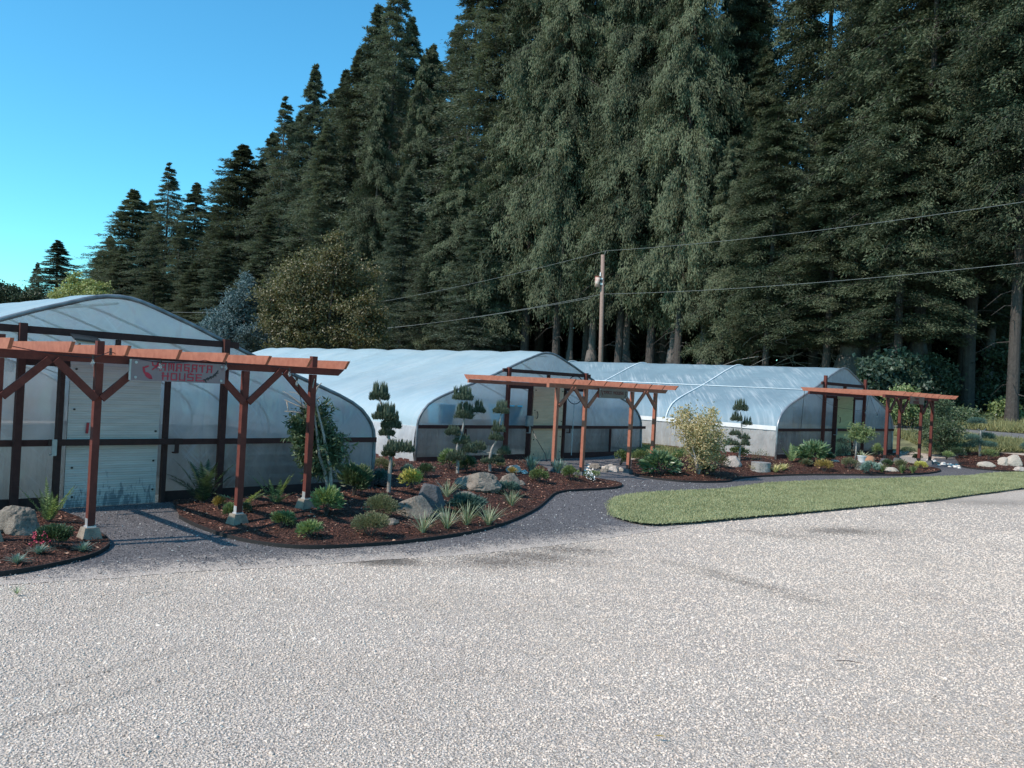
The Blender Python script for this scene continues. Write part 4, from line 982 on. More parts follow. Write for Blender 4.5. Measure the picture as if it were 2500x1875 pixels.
cloud_pine('slim cloud pine in front of the far greenhouse roof', 1805, 1125, [(1806, 1100), (1809, 1078), (1812, 1060), (1810, 1040), (1808, 1010)],
           [(1808, 1000, 38, 26), (1798, 1026, 30, 19), (1824, 1037, 24, 13), (1795, 1062, 30, 15), (1816, 1071, 30, 15), (1788, 1086, 38, 17), (1819, 1086, 22, 18)], .034)

SG = 'small shrubs in the mulch beds'
# bed at the left edge
boulder('dark grey boulder beside the fern at the left frame edge', 22, 1302, 105, 66, M['rock'], 3.3)
fern('upright sword fern beside the left boulder', 118, 1274, [(200, 118, .55, .15), (230, 100, .45, .15), (250, 122, .12, .05), (300, 90, .25, .1), (330, 85, .35, .1), (350, 125, .52, .12), (10, 110, .5, .1), (100, 80, .3, .1), (150, 100, .5, .2), (270, 70, .5, .2)], F['fern'], .085)
shrub('shrub', 'dark rounded shrub with pink flowers at the left', 'shrub', 133, 1336, 84, 50, F['shrubdark'], (.035, .018), 2600, flowers=(M['leafpink'], 9, .022, .9))
for x, y, w_, l in ((96, 1352, 34, 'grey-green tuft between the pink-flowered shrub and the bed edging'), (42, 1376, 36, 'grey-green tuft nearest the left frame edge'), (203, 1346, 34, 'grey-green tuft just below the leftmost concrete pier')):
    grass(l, x, y, w_*.7, F['bluegreen'], 130, 1.0, .006, 'grey-green tufts at the left')
# by the near greenhouse
fern('large dark fern against the end film between the door and brown post', 497, 1228, [(190, 125, .6, .45), (200, 150, .42, .35), (215, 140, .3, .3), (260, 130, .2, .3), (330, 140, .3, .35), (0, 150, .42, .4), (20, 120, .5, .45), (150, 140, .4, .4), (170, 110, .65, .5), (300, 110, .4, .4), (100, 130, .2, .3)], F['ferndark'], .16, npin=28)
fern('bright arching fern half hidden by the second pergola post', 594, 1240, [(185, 85, .75, .5), (200, 70, .7, .5), (340, 85, .6, .4), (20, 100, .65, .5), (10, 95, .5, .4), (220, 60, .6, .5)], F['fern'], .12)
fern('sword fern with tall right frond between second and third pergola posts', 676, 1230, [(175, 105, .6, .25), (190, 100, .45, .2), (240, 75, .3, .15), (300, 75, .25, .15), (345, 90, .4, .12), (0, 105, .42, .1), (20, 60, .7, .4), (160, 60, .8, .5), (320, 55, .7, .4)], F['fern'], .085)
shrub('shrub', 'small yellow-green shrub left of the second pergola post', 'shrub', 537, 1243, 33, 31, F['orange'], (.03, .012), 700, SG)
shrub('shrub', 'small mid-green shrub touching the second pergola post', 'shrub', 563, 1264, 36, 35, F['shrub'], (.03, .014), 900, SG)
shrub('shrub', 'small grey-green shrub just right of the second pergola post', 'shrub', 602, 1252, 26, 22, F['azalea'], (.028, .012), 500, SG)
shrub('shrub', 'low dark green shrub in shade between two pergola piers', 'shrub', 689, 1288, 56, 38, F['shrub'], (.035, .014), 1500, SG)
shrub('shrub', 'low bright leafy shrub below the third pier', 'shrub', 756, 1311, 52, 34, F['laurel'], (.06, .018), 700, SG)
# leafy climber on the third post
B, sc = base_at(800, 1236); t = thing('climbing_vine', B, 'dark leafy climber with bare twigs on the third pergola post', 'climber')
m = MB()
for pts in ([(800, 1236), (799, 1185), (793, 1150), (780, 1115), (775, 1070), (768, 1020), (760, 960), (768, 925)], [(808, 1236), (808, 1190), (806, 1140), (798, 1110), (790, 1060), (775, 1000), (765, 950)]):
    m.tube([atY(a, b, B.y-.05*k) for k, (a, b) in enumerate(pts)], [.03, .028, .026, .022, .018, .014, .01, .007][:len(pts)], 7)
m.build('stem', M['barkpale'], t, True); m = MB()
for pts in ([(765, 1010), (735, 985), (700, 960), (690, 955)], [(760, 1000), (725, 990), (695, 976)], [(758, 1010), (740, 970), (720, 958), (705, 957)], [(762, 985), (775, 945), (785, 935)], [(765, 1000), (775, 975), (783, 968)], [(740, 1010), (715, 1005), (695, 1004)], [(700, 980), (704, 1000), (702, 1004)], [(760, 1040), (790, 1020), (805, 1010)]):
    m.tube([atY(a, b, B.y-.05) for a, b in pts], [.011, .009, .006, .003][:len(pts)], 5)
m.build('twig', M['barkpale'], t, True)
P = []; D = []; b = np.array(B)
for (x, y, w_, h_) in ((735, 1030, 34, 40), (748, 1075, 44, 50), (775, 1050, 50, 60), (800, 1085, 52, 60), (765, 1115, 46, 50), (810, 1110, 46, 40), (745, 1110, 26, 26), (780, 1010, 34, 34), (785, 1140, 36, 26)):
    c = np.array(atY(x, y, B.y+.02)); n = int(w_*h_*.05)
    for _ in range(n):
        o = rng.normal(size=3)*.5*np.array([w_, w_, h_])*sc*.55; rd = unit(rng.normal(size=3)+np.array([0, -.2, -.35])); p = c+o
        for q in range(5):
            for s in (-1, 1):
                sd = unit(np.cross(rd, rng.normal(size=3))); P.append(p+rd*.035*q); D.append(sd*s*.8+rd*.6+np.array([0, 0, -.2]))
P = np.array(P); D = np.array(D); leafobj('foliage', P, D, .085, .028, F['bush'], t)
shrub('shrub', 'broad-leaved plant at the foot of the climber', 'shrub', 797, 1258, 66, 66, F['laurel'], (.075, .026), 950, up=.2, clumps=8)
shrub('rhododendron', 'dark rhododendron with long pale-backed leaves near the corner of the near greenhouse', 'shrub', 862, 1210, 82, 68, F['bush'], (.10, .03), 1500, up=.5)
shrub('shrub', 'dark low juniper left of the tall cloud pine trunk', 'shrub', 922, 1182, 64, 36, F['juniper'], (.05, .012), 1500, SG)
shrub('shrub', 'dull green shrub behind the tall cloud pine trunk', 'shrub', 932, 1152, 60, 32, F['azalea'], (.045, .015), 1000, SG)
shrub('shrub', 'dark fine-needled shrub right of the tall cloud pine', 'shrub', 992, 1163, 42, 26, F['juniper'], (.05, .012), 900, SG)
shrub('shrub', 'dark green bushy shrub at the corner of the middle greenhouse', 'shrub', 1040, 1167, 46, 32, F['shrubdark'], (.04, .016), 1100, SG)
shrub('shrub', 'bright yellow shrub behind the standing boulder', 'shrub', 1004, 1194, 56, 42, F['yellow'], (.075, .022), 560, up=.3)
boulder('tall rounded dark boulder in the largest bed', 1047, 1243, 66, 66, M['rockdark'], 5.1, deep=.7, rough=.16)
boulder('pitted grey boulder leaning against the tall dark one', 1006, 1262, 80, 50, M['rock'], 8.4, rough=.34)
boulder('long brown-grey boulder before the smaller cloud pine', 1170, 1199, 92, 46, M['rock'], 12.7, rough=.3)
boulder('rounded brown boulder behind the blue-green shrub', 1242, 1188, 46, 34, M['rock'], 2.2)
boulder('pale lichen boulder near the middle pergola', 1255, 1153, 34, 19, M['rockpink'], 6.6)
boulder('flat grey slab under the azalea mounds', 951, 1279, 38, 17, M['rock'], 9.9, name='flat_stone', cat='stone')
boulder('thin flat stone between the pale grass and juniper', 1137, 1208, 46, 9, M['rock'], 1.9, name='flat_stone', cat='stone')
boulder('small flat grey stone right of the brown boulder', 1270, 1183, 22, 11, M['rock'], 4.1, name='flat_stone', cat='stone')
boulder('low pale stone right of the tall dark boulder', 1078, 1262, 34, 12, M['rock'], 14.2, name='flat_stone', cat='stone')
shrub('azalea', 'azalea mound in the largest bed, upper of the two', 'shrub', 930, 1264, 82, 54, F['azalea'], (.028, .012), 3200, clumps=14)
shrub('azalea', 'azalea mound nearest the bed edge, lower of the two', 'shrub', 905, 1307, 92, 54, F['azalea'], (.026, .011), 3600, clumps=14)
for x, y, h_, l in ((1032, 1300, 56, 'striped grass clump leftmost of the front row below the boulders'), (1091, 1290, 60, 'striped grass clump second in the front row below the boulders'), (1139, 1281, 62, 'striped grass clump third in the front row below the boulders'), (1192, 1281, 52, 'striped grass clump rightmost of the front row below the boulders'), (1248, 1235, 44, 'striped grass clump by the blue-green shrub and long boulder'), (1091, 1213, 44, 'pale striped grass clump right above the tall dark boulder')):
    grass(l, x, y, h_, F['varieg'], 70, .75, .008, 'striped ornamental grasses')
shrub('juniper', 'low spreading blue-green juniper in the middle of the bed', 'juniper', 1137, 1247, 90, 34, F['juniper'], (.075, .018), 2200, up=.25, clumps=12)
shrub('shrub', 'dark blue-green shrub in front of the brown boulder', 'shrub', 1238, 1208, 54, 30, F['juniper'], (.06, .012), 1400, SG)
shrub('shrub', 'tiny orange-yellow shrub beside the pale boulder', 'shrub', 1251, 1160, 26, 16, F['orange'], (.05, .012), 380, SG)
shrub('laurel', 'bright green laurel beneath the lopsided cloud pine', 'shrub', 1096, 1146, 56, 46, F['laurel'], (.08, .024), 700, up=.3)
shrub('laurel', 'darker laurel right of the lopsided pine trunk', 'shrub', 1141, 1152, 46, 36, F['bush'], (.07, .024), 700, up=.3)
shrub('shrub', 'low shrub to the right of the small cloud pine base', 'shrub', 1216, 1142, 36, 18, F['azalea'], (.04, .014), 500, SG)
for x, y, l in ((1296, 1150, 'spiky rosemary clump left of the tan door'), (1361, 1156, 'spiky rosemary clump between the two left pergola posts')):
    grass(l, x, y, 40, F['bluegreen'], 110, .5, .02, 'rosemary clumps', 'rosemary', 'shrub')
shrub('shrub', 'round leafy shrub in front of the leftmost middle pergola pier', 'shrub', 1316, 1178, 46, 34, F['shrub'], (.05, .018), 900, SG)
shrub('shrub', 'round leafy shrub between the two left piers of the middle pergola', 'shrub', 1392, 1172, 46, 32, F['shrub'], (.05, .018), 900, SG)
shrub('shrub', 'low white-flowered plant in front of the second pier of the middle pergola', 'shrub', 1446, 1172, 42, 21, F['shrub'], (.045, .016), 520, SG, flowers=(M['leafwhite'], 12, .04, 1.0))
shrub('shrub', 'pale leafy bush against the third middle pergola post', 'shrub', 1514, 1135, 34, 36, F['shrub'], (.06, .024), 620, SG)
# path-side stones at the middle pergola
RG = 'fieldstones between the middle pergola posts'
for k, (x, y, w_, h_) in enumerate(((1455, 1144, 28, 13), (1481, 1147, 22, 13), (1500, 1151, 24, 15), (1475, 1152, 18, 9), (1517, 1150, 16, 11), (1440, 1137, 14, 7), (1424, 1133, 14, 6), (1492, 1141, 18, 9))):
    boulder('mixed grey and buff fieldstone edging the path under the middle pergola', x, y, w_, h_, M[('rock', 'rockcream', 'rockpink')[k % 3]], 20+k, name='fieldstone', cat='stone', group=RG)
for k in range(20):
    x, y = random.uniform(1428, 1476), random.uniform(1139, 1150)
    boulder('white rounded pebble in the patch under the middle pergola', x, y, random.uniform(5, 9), random.uniform(3, 5), M['pebble'], k, name='pebble', cat='pebble', group='white pebbles under the middle pergola', rough=.12)
for k, (x, y) in enumerate(((1275, 1153), (1281, 1151), (1279, 1156), (1285, 1155))):
    boulder('white rounded pebble right beside the pale lichen boulder', x, y, 9, 6, M['pebble'], 40+k, name='pebble', cat='pebble', group='white pebbles by the pale boulder', rough=.15)
# bed with maple
shrub('shrub', 'light green bush right of the third middle pergola post', 'shrub', 1567, 1133, 48, 34, F['shrub'], (.06, .022), 800, SG)
shrub('hosta', 'dark broad-leaved clump right of the middle pergola', 'hosta', 1610, 1160, 80, 50, F['hosta'], (.16, .07), 520, up=.2, droop=.2)
shrub('shrub', 'yellow-green bush behind the broad-leaved clump', 'shrub', 1659, 1128, 38, 28, F['laurel'], (.06, .02), 600, SG)
B, sc = base_at(1704, 1157); t = thing('japanese_maple', B, 'yellow-green multi-stemmed maple before the far greenhouse', 'tree')
m = MB()
limbs = [[(1704, 1157), (1703, 1130), (1690, 1090), (1672, 1050), (1660, 1015)], [(1705, 1157), (1708, 1125), (1712, 1090), (1722, 1050), (1735, 1010)], [(1703, 1157), (1697, 1120), (1680, 1100), (1672, 1085)], [(1706, 1157), (1714, 1130), (1740, 1100), (1760, 1070)], [(1704, 1150), (1704, 1110), (1700, 1060), (1712, 1020)]]
for l in limbs: m.tube([atY(a, b, B.y+random.uniform(-.15, .15)*k) for k, (a, b) in enumerate(l)], [.03, .024, .016, .01, .005][:len(l)], 6)
m.build('trunk', M['rockpink'], t, True)
P = []; var = []
for (x, y, w_, h_, k) in ((1672, 1010, 34, 34, 1), (1655, 1030, 40, 30, 1), (1690, 1035, 44, 40, .8), (1682, 1065, 50, 44, .6), (1712, 1060, 46, 60, 1), (1735, 1030, 34, 50, 1), (1742, 1075, 46, 46, .8), (1715, 1100, 60, 44, .7), (1755, 1060, 26, 30, .8), (1742, 1005, 18, 20, .6), (1700, 1125, 50, 40, .6), (1728, 1120, 44, 40, .6), (1735, 1095, 60, 30, .8), (1695, 1085, 40, 40, .7), (1672, 1045, 30, 20, .9), (1768, 1078, 24, 16, .5), (1755, 1035, 14, 12, .5), (1712, 1030, 30, 40, .7), (1700, 1060, 40, 40, .8), (1722, 1082, 40, 40, .8)):
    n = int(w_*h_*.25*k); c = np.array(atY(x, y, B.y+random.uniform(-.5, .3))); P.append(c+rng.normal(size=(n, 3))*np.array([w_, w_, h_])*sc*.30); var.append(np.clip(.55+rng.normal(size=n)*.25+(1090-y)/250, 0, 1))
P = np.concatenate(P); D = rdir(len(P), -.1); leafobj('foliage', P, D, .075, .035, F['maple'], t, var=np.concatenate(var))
shrub('shrub', 'dark low mound at the right foot of the yellow maple', 'shrub', 1731, 1160, 46, 26, F['shrubdark'], (.05, .018), 800, SG)
shrub('shrub', 'dull green shrub between the yellow maple and pink boulder', 'shrub', 1756, 1142, 44, 34, F['azalea'], (.05, .018), 800, SG)
boulder('smooth pinkish boulder beneath the slim cloud pine', 1790, 1139, 44, 25, M['rockpink'], 3.9, rough=.15)
shrub('shrub', 'leafy bush behind the slim cloud pine trunk', 'shrub', 1803, 1118, 46, 26, F['shrub'], (.07, .028), 520, SG)
B, sc = base_at(1857, 1148); t = thing('stump_planter', B, 'grey stump planter at the corner of the far greenhouse', 'planter')
m = MB(); n = 22
for k in range(1): m.tube([B+Vector((0, 0, -.04)), B+Vector((0, 0, .11)), B+Vector((0, 0, .21))], [.265, .25, .255], n)
m.build('stump', M['stump'], t)
t2 = shrub('bonsai', 'small windswept plant growing on the grey stump', 'shrub', 1857, 1130, 44, 32, F['azalea'], (.05, .012), 260, clumps=6)
for (x, y, h_, l) in ((1843, 1150, 19, 'yellow grass tuft left of the stump planter base'), (1893, 1153, 24, 'taller yellow grass tuft right of the stump planter'), (1912, 1148, 21, 'yellow grass tuft farthest right of the stump planter')):
    grass(l, x, y, h_, F['straw'], 60, .8, .022, 'yellow grass tufts')
shrub('hosta', 'large dark hosta clump against the far end wall', 'hosta', 1985, 1129, 76, 42, F['hosta'], (.2, .075), 460, up=.2, droop=.25)
fern('tall feathery fern behind the left lower film of the far greenhouse', 1932, 1129, [(200, 55, .5, .4), (160, 60, .4, .3), (90, 60, .2, .3), (20, 62, .35, .4), (340, 55, .5, .4), (270, 58, .2, .3)], F['fern'], .12)
for (x, y, w_, h_, mt, l) in ((1968, 1138, 26, 15, 'azalea', 'small ochre shrub left in front of the far end wall'), (2012, 1151, 48, 27, 'orange', 'yellow-green round shrub in front of the far greenhouse'), (2025, 1127, 24, 17, 'shrubdark', 'tiny dark shrub by the far door post'), (2074, 1146, 42, 27, 'azalea', 'olive shrub below the thin standard tree'),
    (2143, 1116, 30, 32, 'laurel', 'bright leafy plant left of the far pergola post'), (2165, 1141, 24, 18, 'shrubdark', 'small dark shrub at the foot of the leftmost far pergola post'), (2249, 1143, 30, 14, 'yellow', 'low yellow-green plant by the white pebbles'), (2198, 1146, 34, 22, 'azalea', 'brownish shrub between the two left far pergola posts'), (2216, 1112, 34, 22, 'shrubdark', 'dark shrub behind the second far pergola post'), (2240, 1122, 20, 12, 'shrubdark', 'low dark plant between the far pergola posts')):
    shrub('shrub', l, 'shrub', x, y, w_, h_, F[mt], (.055, .02), 620, SG)
shrub('shrub', 'rounded blue-green shrub beside the white pot', 'shrub', 2125, 1157, 40, 30, F['bluegreen'], (.07, .028), 600, up=.3)
B, sc = base_at(2088, 1124); t = thing('standard_tree', B, 'thin standard tree with a feathery crown before the far door', 'tree')
MB().tube([atY(2088, 1124, B.y), atY(2090, 1100, B.y), atY(2091, 1075, B.y), atY(2094, 1050, B.y)], [.028, .022, .02, .012], 7).build('trunk', M['barkpale'], t, True)
P = np.concatenate([np.array(atY(x, y, B.y))+rng.normal(size=(240, 3))*np.array([w_, w_, h_])*sc*.3 for x, y, w_, h_ in ((2092, 1045, 26, 22), (2104, 1055, 34, 22), (2120, 1055, 24, 14), (2086, 1060, 20, 20), (2100, 1068, 30, 14))])
leafobj('foliage', P, rdir(len(P), -.35), .13, .022, F['shrub'], t)
B, sc = base_at(2066, 1114); t = thing('dwarf_maple', B, 'small reddish twiggy maple in front of the far door', 'shrub')
m = MB()
for x, y in ((2050, 1075), (2062, 1070), (2078, 1080), (2056, 1095)): m.tube([B, atY((2066+x)/2, 1098, B.y), atY(x, y, B.y)], [.012, .009, .004], 5)
m.build('stem', M['bark'], t)
P = np.concatenate([np.array(atY(x, y, B.y))+rng.normal(size=(130, 3))*np.array([w_, w_, h_])*sc*.3 for x, y, w_, h_ in ((2050, 1074, 28, 10), (2070, 1078, 26, 14), (2060, 1094, 34, 18), (2074, 1098, 24, 16), (2052, 1104, 26, 14))])
leafobj('foliage', P, rdir(len(P), -.1), .07, .022, F['reddish'], t)
B, sc = base_at(2104, 1133); t = thing('flower_pot', B, 'white pot holding a spiky variegated plant before the far greenhouse', 'pot')
MB().tube([B, B+Vector((0, 0, .07)), B+Vector((0, 0, .22)), B+Vector((0, 0, .23))], [.08, .10, .13, .14], 20).build('pot_body', M['white'], t, True)
grass('spiky variegated plant growing in the white pot', 2104, 1120, 24, F['varieg'], 40, 1.0, .035, None, 'spider_plant', 'plant')
B, sc = base_at(2120, 1134); t = thing('clay_pot', B, 'squat terracotta pot beside the white pot', 'pot')
MB().tube([B, B+Vector((0, 0, .1)), B+Vector((0, 0, .20)), B+Vector((0, 0, .24))], [.14, .17, .15, .09], 20).build('pot_body', M['clay'], t, True)
for k, (x, y, w_, h_, mt, l) in enumerate(((2177, 1150, 36, 10, 'rockcream', 'flat cream stone below the leftmost far pergola post'), (2098, 1147, 18, 20, 'rock', 'upright grey stone left of the blue-green shrub'), (2148, 1142, 20, 14, 'rockcream', 'squat buff stone right of the blue-green shrub'), (2246, 1134, 18, 8, 'rockpink', 'small buff stone behind the low yellow-green plant'), (2040, 1127, 22, 6, 'rockcream', 'thin pale slab at the far door'), (2291, 1132, 16, 7, 'rock', 'grey stone by the third far pergola post'),
    (2413, 1139, 38, 12, 'rockcream', 'flat pale boulder left in the bed beyond the lawn'), (2456, 1136, 28, 20, 'rockcream', 'cream angular boulder beside the large round one'), (2482, 1138, 38, 27, 'rockcream', 'largest cream boulder in the bed beyond the lawn'), (2494, 1150, 24, 12, 'rockpink', 'low stone at the right frame edge in front of the cream boulders'))):
    boulder(l, x, y, w_, h_, M[mt], 50+k*1.3, rough=.2, name='boulder' if w_ > 24 else 'stone', cat='boulder' if w_ > 24 else 'stone')
for x, y, l in ((2201, 1155, 'green grass clump in front of the second far pergola post'), (2228, 1155, 'green grass clump nearest the white pebbles'), (2153, 1153, 'thin green grass clump left of the flat cream stone')):
    grass(l, x, y, 24, F['shrub'], 70, .5, .02, 'green grass clumps by the far pergola')
for k in range(34):
    q = random.random(); x = 2264+80*q; y = 1127+13*q+random.uniform(-4, 4)
    boulder('white rounded pebble in the runnel beyond the far pergola', x, y, random.uniform(6, 11), random.uniform(3, 5.5), M['pebble'], k*1.1, name='pebble', cat='pebble', group='white pebbles beyond the far pergola', rough=.12)
# climber and small trees around the far pergola
B, sc = base_at(2300, 1112); t = thing('climbing_shrub', B, 'tall leafy green climber engulfing the rightmost far pergola post', 'climber')
m = MB()
for x, y in ((2290, 1000), (2310, 1010), (2275, 1050), (2325, 1040)): m.tube([B, atY((2300+x)/2, 1070, B.y), atY(x, y, B.y)], [.03, .022, .01], 6)
m.build('stem', M['bark'], t)
P = []
for (x, y, w_, h_) in ((2295, 985, 44, 26), (2300, 1010, 56, 34), (2310, 1040, 70, 36), (2275, 1035, 44, 40), (2290, 1065, 70, 40), (2320, 1060, 50, 34), (2262, 1062, 30, 26), (2285, 1090, 40, 22), (2325, 1085, 24, 16)):
    n = int(w_*h_*.42); P.append(np.array(atY(x, y, B.y+random.uniform(-.5, .5)))+rng.normal(size=(n, 3))*np.array([w_, w_, h_])*sc*.3)
P = np.concatenate(P); leafobj('foliage', P, rdir(len(P), -.2), .10, .042, F['bush'], t)
shrub('shrub', 'dark bush between the climber and blue pine', 'shrub', 2338, 1119, 40, 26, F['shrubdark'], (.06, .02), 700, SG)
shrub('shrub', 'pale-tipped low bush at the right end of the far pergola', 'shrub', 2310, 1122, 36, 18, F['laurel'], (.06, .02), 500, SG)
B, sc = base_at(2392, 1114); t = thing('blue_pine', B, 'pruned blue-green pine with a bare fork beyond the lawn', 'pine')
MB().tube([B, atY(2392, 1090, B.y), atY(2394, 1065, B.y), atY(2393, 1050, B.y)], [.05, .04, .035, .03], 8).build('trunk', M['barkpale'], t, True)
m = MB(); m.tube([atY(2393, 1052, B.y), atY(2386, 1047, B.y)], [.03, .02], 6); m.tube([atY(2393, 1054, B.y), atY(2405, 1050, B.y), atY(2407, 1046, B.y)], [.025, .02, .015], 6); m.build('branch', M['barkpale'], t)
for (x, y, w_, h_) in ((2375, 1072, 44, 26), (2410, 1068, 42, 26), (2392, 1086, 64, 26), (2368, 1090, 34, 20), (2420, 1088, 30, 20), (2386, 1031, 46, 24)):
    pad('needle_pad', atY(x, y, B.y+random.uniform(-.3, .3)), w_*sc/2, w_*sc/2, h_*sc/2, int(w_*h_*.9), F['juniper'], t)
shrub('shrub', 'yellow-green bush at the foot of the blue pine', 'shrub', 2413, 1122, 40, 26, F['shrub'], (.05, .02), 700, SG)
shrub('shrub', 'dark bush cut by the right frame edge beyond the lawn', 'shrub', 2506, 1106, 30, 24, F['juniper'], (.06, .02), 600, SG)

# small litter on the gravel
c = at(2070, 1618); tag(MB().tube([c+Vector((-.09, 0, .012)), c+Vector((0, -.01, .02)), c+Vector((.10, -.03, .012))], [.003, .004, .002], 5).build('twig', M['bark']), 'short dark twig lying on the gravel at right', 'twig')
c = at(1610, 1802); o = leafobj('dry_leaf', np.array([[c.x-.04, c.y, c.z+.012]]), np.array([[1, -.1, .05]]), .085, .022, F['orange'], None, hint=np.array([[0, 0, 3.0]])); tag(o, 'single dry tan leaf on the gravel near the bottom edge', 'leaf')
grass('small pale weed tuft growing in the gravel at far left', 42, 1450, 20, F['varieg'], 26, 1.0, .004, None, 'weed', 'weed')

# ------------------------------------------------------------------ the wood behind
def conifer_crown(H, base, R, kind, nb, m, seed):
    """branches leave the trunk all the way up; each carries a row of flat or hanging spray clumps"""
    r = np.random.default_rng(seed); ph = r.uniform(0, 2*pi, 4); nc = 7
    u = r.random(nb)**{'fir': .95, 'cedar': 1.0, 'hem': .95}[kind]; a = r.uniform(0, 2*pi, nb)
    env = {'fir': 1.05*(1-u)**.64*np.where(u > .86, .55+.45*(1-u)/.14, 1), 'cedar': np.minimum(1, 1.1*(1-u)**.60), 'hem': np.minimum(1, 1.05*(1-u)**.55)}[kind]+.012
    env *= np.clip(.6+u*4, 0, 1)
    env *= 1+.20*np.sin(a*2+ph[0]+u*7)+.12*np.sin(a*3+ph[1]-u*19)+.10*np.sin(u*43+ph[2])+.17*r.normal(size=nb)
    Lb = R*np.clip(env, .02, 1.6); z0 = base+(H-base)*u
    q = (np.arange(nc)+r.random((nb, nc)))/nc; q = .12+.88*q**.8
    rr = Lb[:, None]*q
    if kind == 'fir': dz = rr*.10-Lb[:, None]*.33*q**2+.22*Lb[:, None]*np.maximum(0, q-.7)
    elif kind == 'cedar': dz = -rr*.10-Lb[:, None]*.40*q**2
    else: dz = rr*.12-Lb[:, None]*.42*q**2
    aa = a[:, None]+r.normal(size=(nb, nc))*.05
    C = np.stack([rr*np.cos(aa), rr*np.sin(aa), z0[:, None]+dz], -1).reshape(-1, 3)
    a_ = aa.reshape(-1); sz = (np.clip(.12+.32*Lb[:, None], .13, 1.15)*(1-.45*np.abs(q-.45))*r.uniform(.75, 1.25, (nb, nc))).reshape(-1); N_ = nb*nc
    rad = np.stack([np.cos(a_), np.sin(a_), np.zeros(N_)], -1); tan = np.stack([-np.sin(a_), np.cos(a_), np.zeros(N_)], -1); up = np.array([0, 0, 1.0])
    ext = {'fir': (.46, .46, .22), 'cedar': (.42, .42, .55), 'hem': (.60, .62, .20)}[kind]
    o = r.normal(size=(N_, m, 3))*.55
    if kind == 'cedar': o[..., 2] = -np.abs(o[..., 2])*1.5+.25
    else: o[..., 2] -= .45*np.abs(o[..., 1])
    P = (C[:, None]+(o[..., :1]*rad[:, None]*ext[0]+o[..., 1:2]*tan[:, None]*ext[1]+o[..., 2:]*up*ext[2])*sz[:, None, None])
    if kind == 'cedar': D = rad[:, None]*.35+np.array([0, 0, -.9])+r.normal(size=(N_, m, 3))*.42
    elif kind == 'fir': D = rad[:, None]*.8+tan[:, None]*o[..., 1:2]*1.3+np.array([0, 0, -.10])+r.normal(size=(N_, m, 3))*.34
    else: D = rad[:, None]*.7+tan[:, None]*o[..., 1:2]*1.1+np.array([0, 0, -.36])+r.normal(size=(N_, m, 3))*.30
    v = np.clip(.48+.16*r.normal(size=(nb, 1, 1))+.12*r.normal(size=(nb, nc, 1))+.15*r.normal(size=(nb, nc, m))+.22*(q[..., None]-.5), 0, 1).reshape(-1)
    P = P.reshape(-1, 3); D = D.reshape(-1, 3); n = len(P); ln, wd = {'fir': (.27, .08), 'cedar': (.27, .085), 'hem': (.27, .09)}[kind]
    hint = np.repeat(rad, m, 0) if kind == 'cedar' else np.tile(up, (n, 1))
    hint = np.cross(D, hint)                  # turns the blade's face up (fir, hemlock) or outward (cedar)
    tp = 60; P[:tp] = np.stack([r.normal(size=tp)*.05, r.normal(size=tp)*.05, H-.9+r.random(tp)*.9], -1); D[:tp] = r.normal(size=(tp, 3))*.6+np.array([0, 0, 1.0])
    V, Fc = leaves(P, D, ln*r.uniform(.55, 1.35, n), wd, .22, n_hint=np.cross(D, hint)*-(.9 if kind == 'cedar' else .5))
    limbs = []
    for k in r.choice(nb, min(nb, 130), replace=False):
        d = Vector((cos(a[k]), sin(a[k]), 0)); f = {'fir': (.10, .33), 'cedar': (-.10, .40), 'hem': (.12, .42)}[kind]
        limbs.append([Vector((0, 0, z0[k]))+d*Lb[k]*t_+Vector((0, 0, Lb[k]*(t_*f[0]-f[1]*t_*t_))) for t_ in (0, .35, .7, .97)])
    return V, Fc, np.repeat(v, 4), limbs
def make_proto(name, H, base, R, kind, nc, m, seed, mat, trunk_r=.38, bare=True):
    root = bpy.data.objects.new(name, None); COL.objects.link(root)
    V, Fc, v, limbs = conifer_crown(H, base, R, kind, nc, m, seed)
    npmesh('crown', V, Fc, mat, root, var=v)
    t = MB(); r = random.Random(seed)
    pts = [Vector((0, 0, -.6)), Vector((0, 0, .15)), Vector((0, 0, 1.2))]+[Vector((.05*sin(k+seed), .05*cos(k*2+seed), H*k/9)) for k in range(1, 9)]+[Vector((0, 0, H*.985))]
    rad = [trunk_r*1.35, trunk_r*1.2, trunk_r]+[trunk_r*(1-.97*k/9)*.97+.01 for k in range(1, 9)]+[.012]
    t.tube(pts, rad, 12)
    for l in limbs: t.tube(l, [.045, .035, .022, .008], 4, False)
    for k in range(16 if bare else 0):           # dead twigs under the crown
        z = r.uniform(1.5, max(base, 2)+1.5); a = r.uniform(0, 2*pi); l = r.uniform(.8, 2.4)
        p = Vector((0, 0, z)); d = Vector((cos(a), sin(a), r.uniform(-.3, .15))); t.tube([p, p+d*l*.5, p+d*l-Vector((0, 0, .2*l))], [.03, .02, .008], 4, False)
    t.build('trunk', M['bark'], root)
    return root
protos = {}
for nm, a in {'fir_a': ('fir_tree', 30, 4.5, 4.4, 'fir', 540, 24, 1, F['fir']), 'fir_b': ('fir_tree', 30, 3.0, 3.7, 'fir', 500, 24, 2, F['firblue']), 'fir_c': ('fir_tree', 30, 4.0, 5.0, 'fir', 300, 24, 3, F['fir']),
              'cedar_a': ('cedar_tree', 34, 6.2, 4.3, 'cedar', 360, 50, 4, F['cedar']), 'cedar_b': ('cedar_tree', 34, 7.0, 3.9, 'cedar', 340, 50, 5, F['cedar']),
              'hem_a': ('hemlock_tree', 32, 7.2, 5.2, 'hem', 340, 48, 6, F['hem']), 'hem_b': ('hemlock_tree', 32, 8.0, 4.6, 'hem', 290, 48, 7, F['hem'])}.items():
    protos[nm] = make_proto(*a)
used = set()
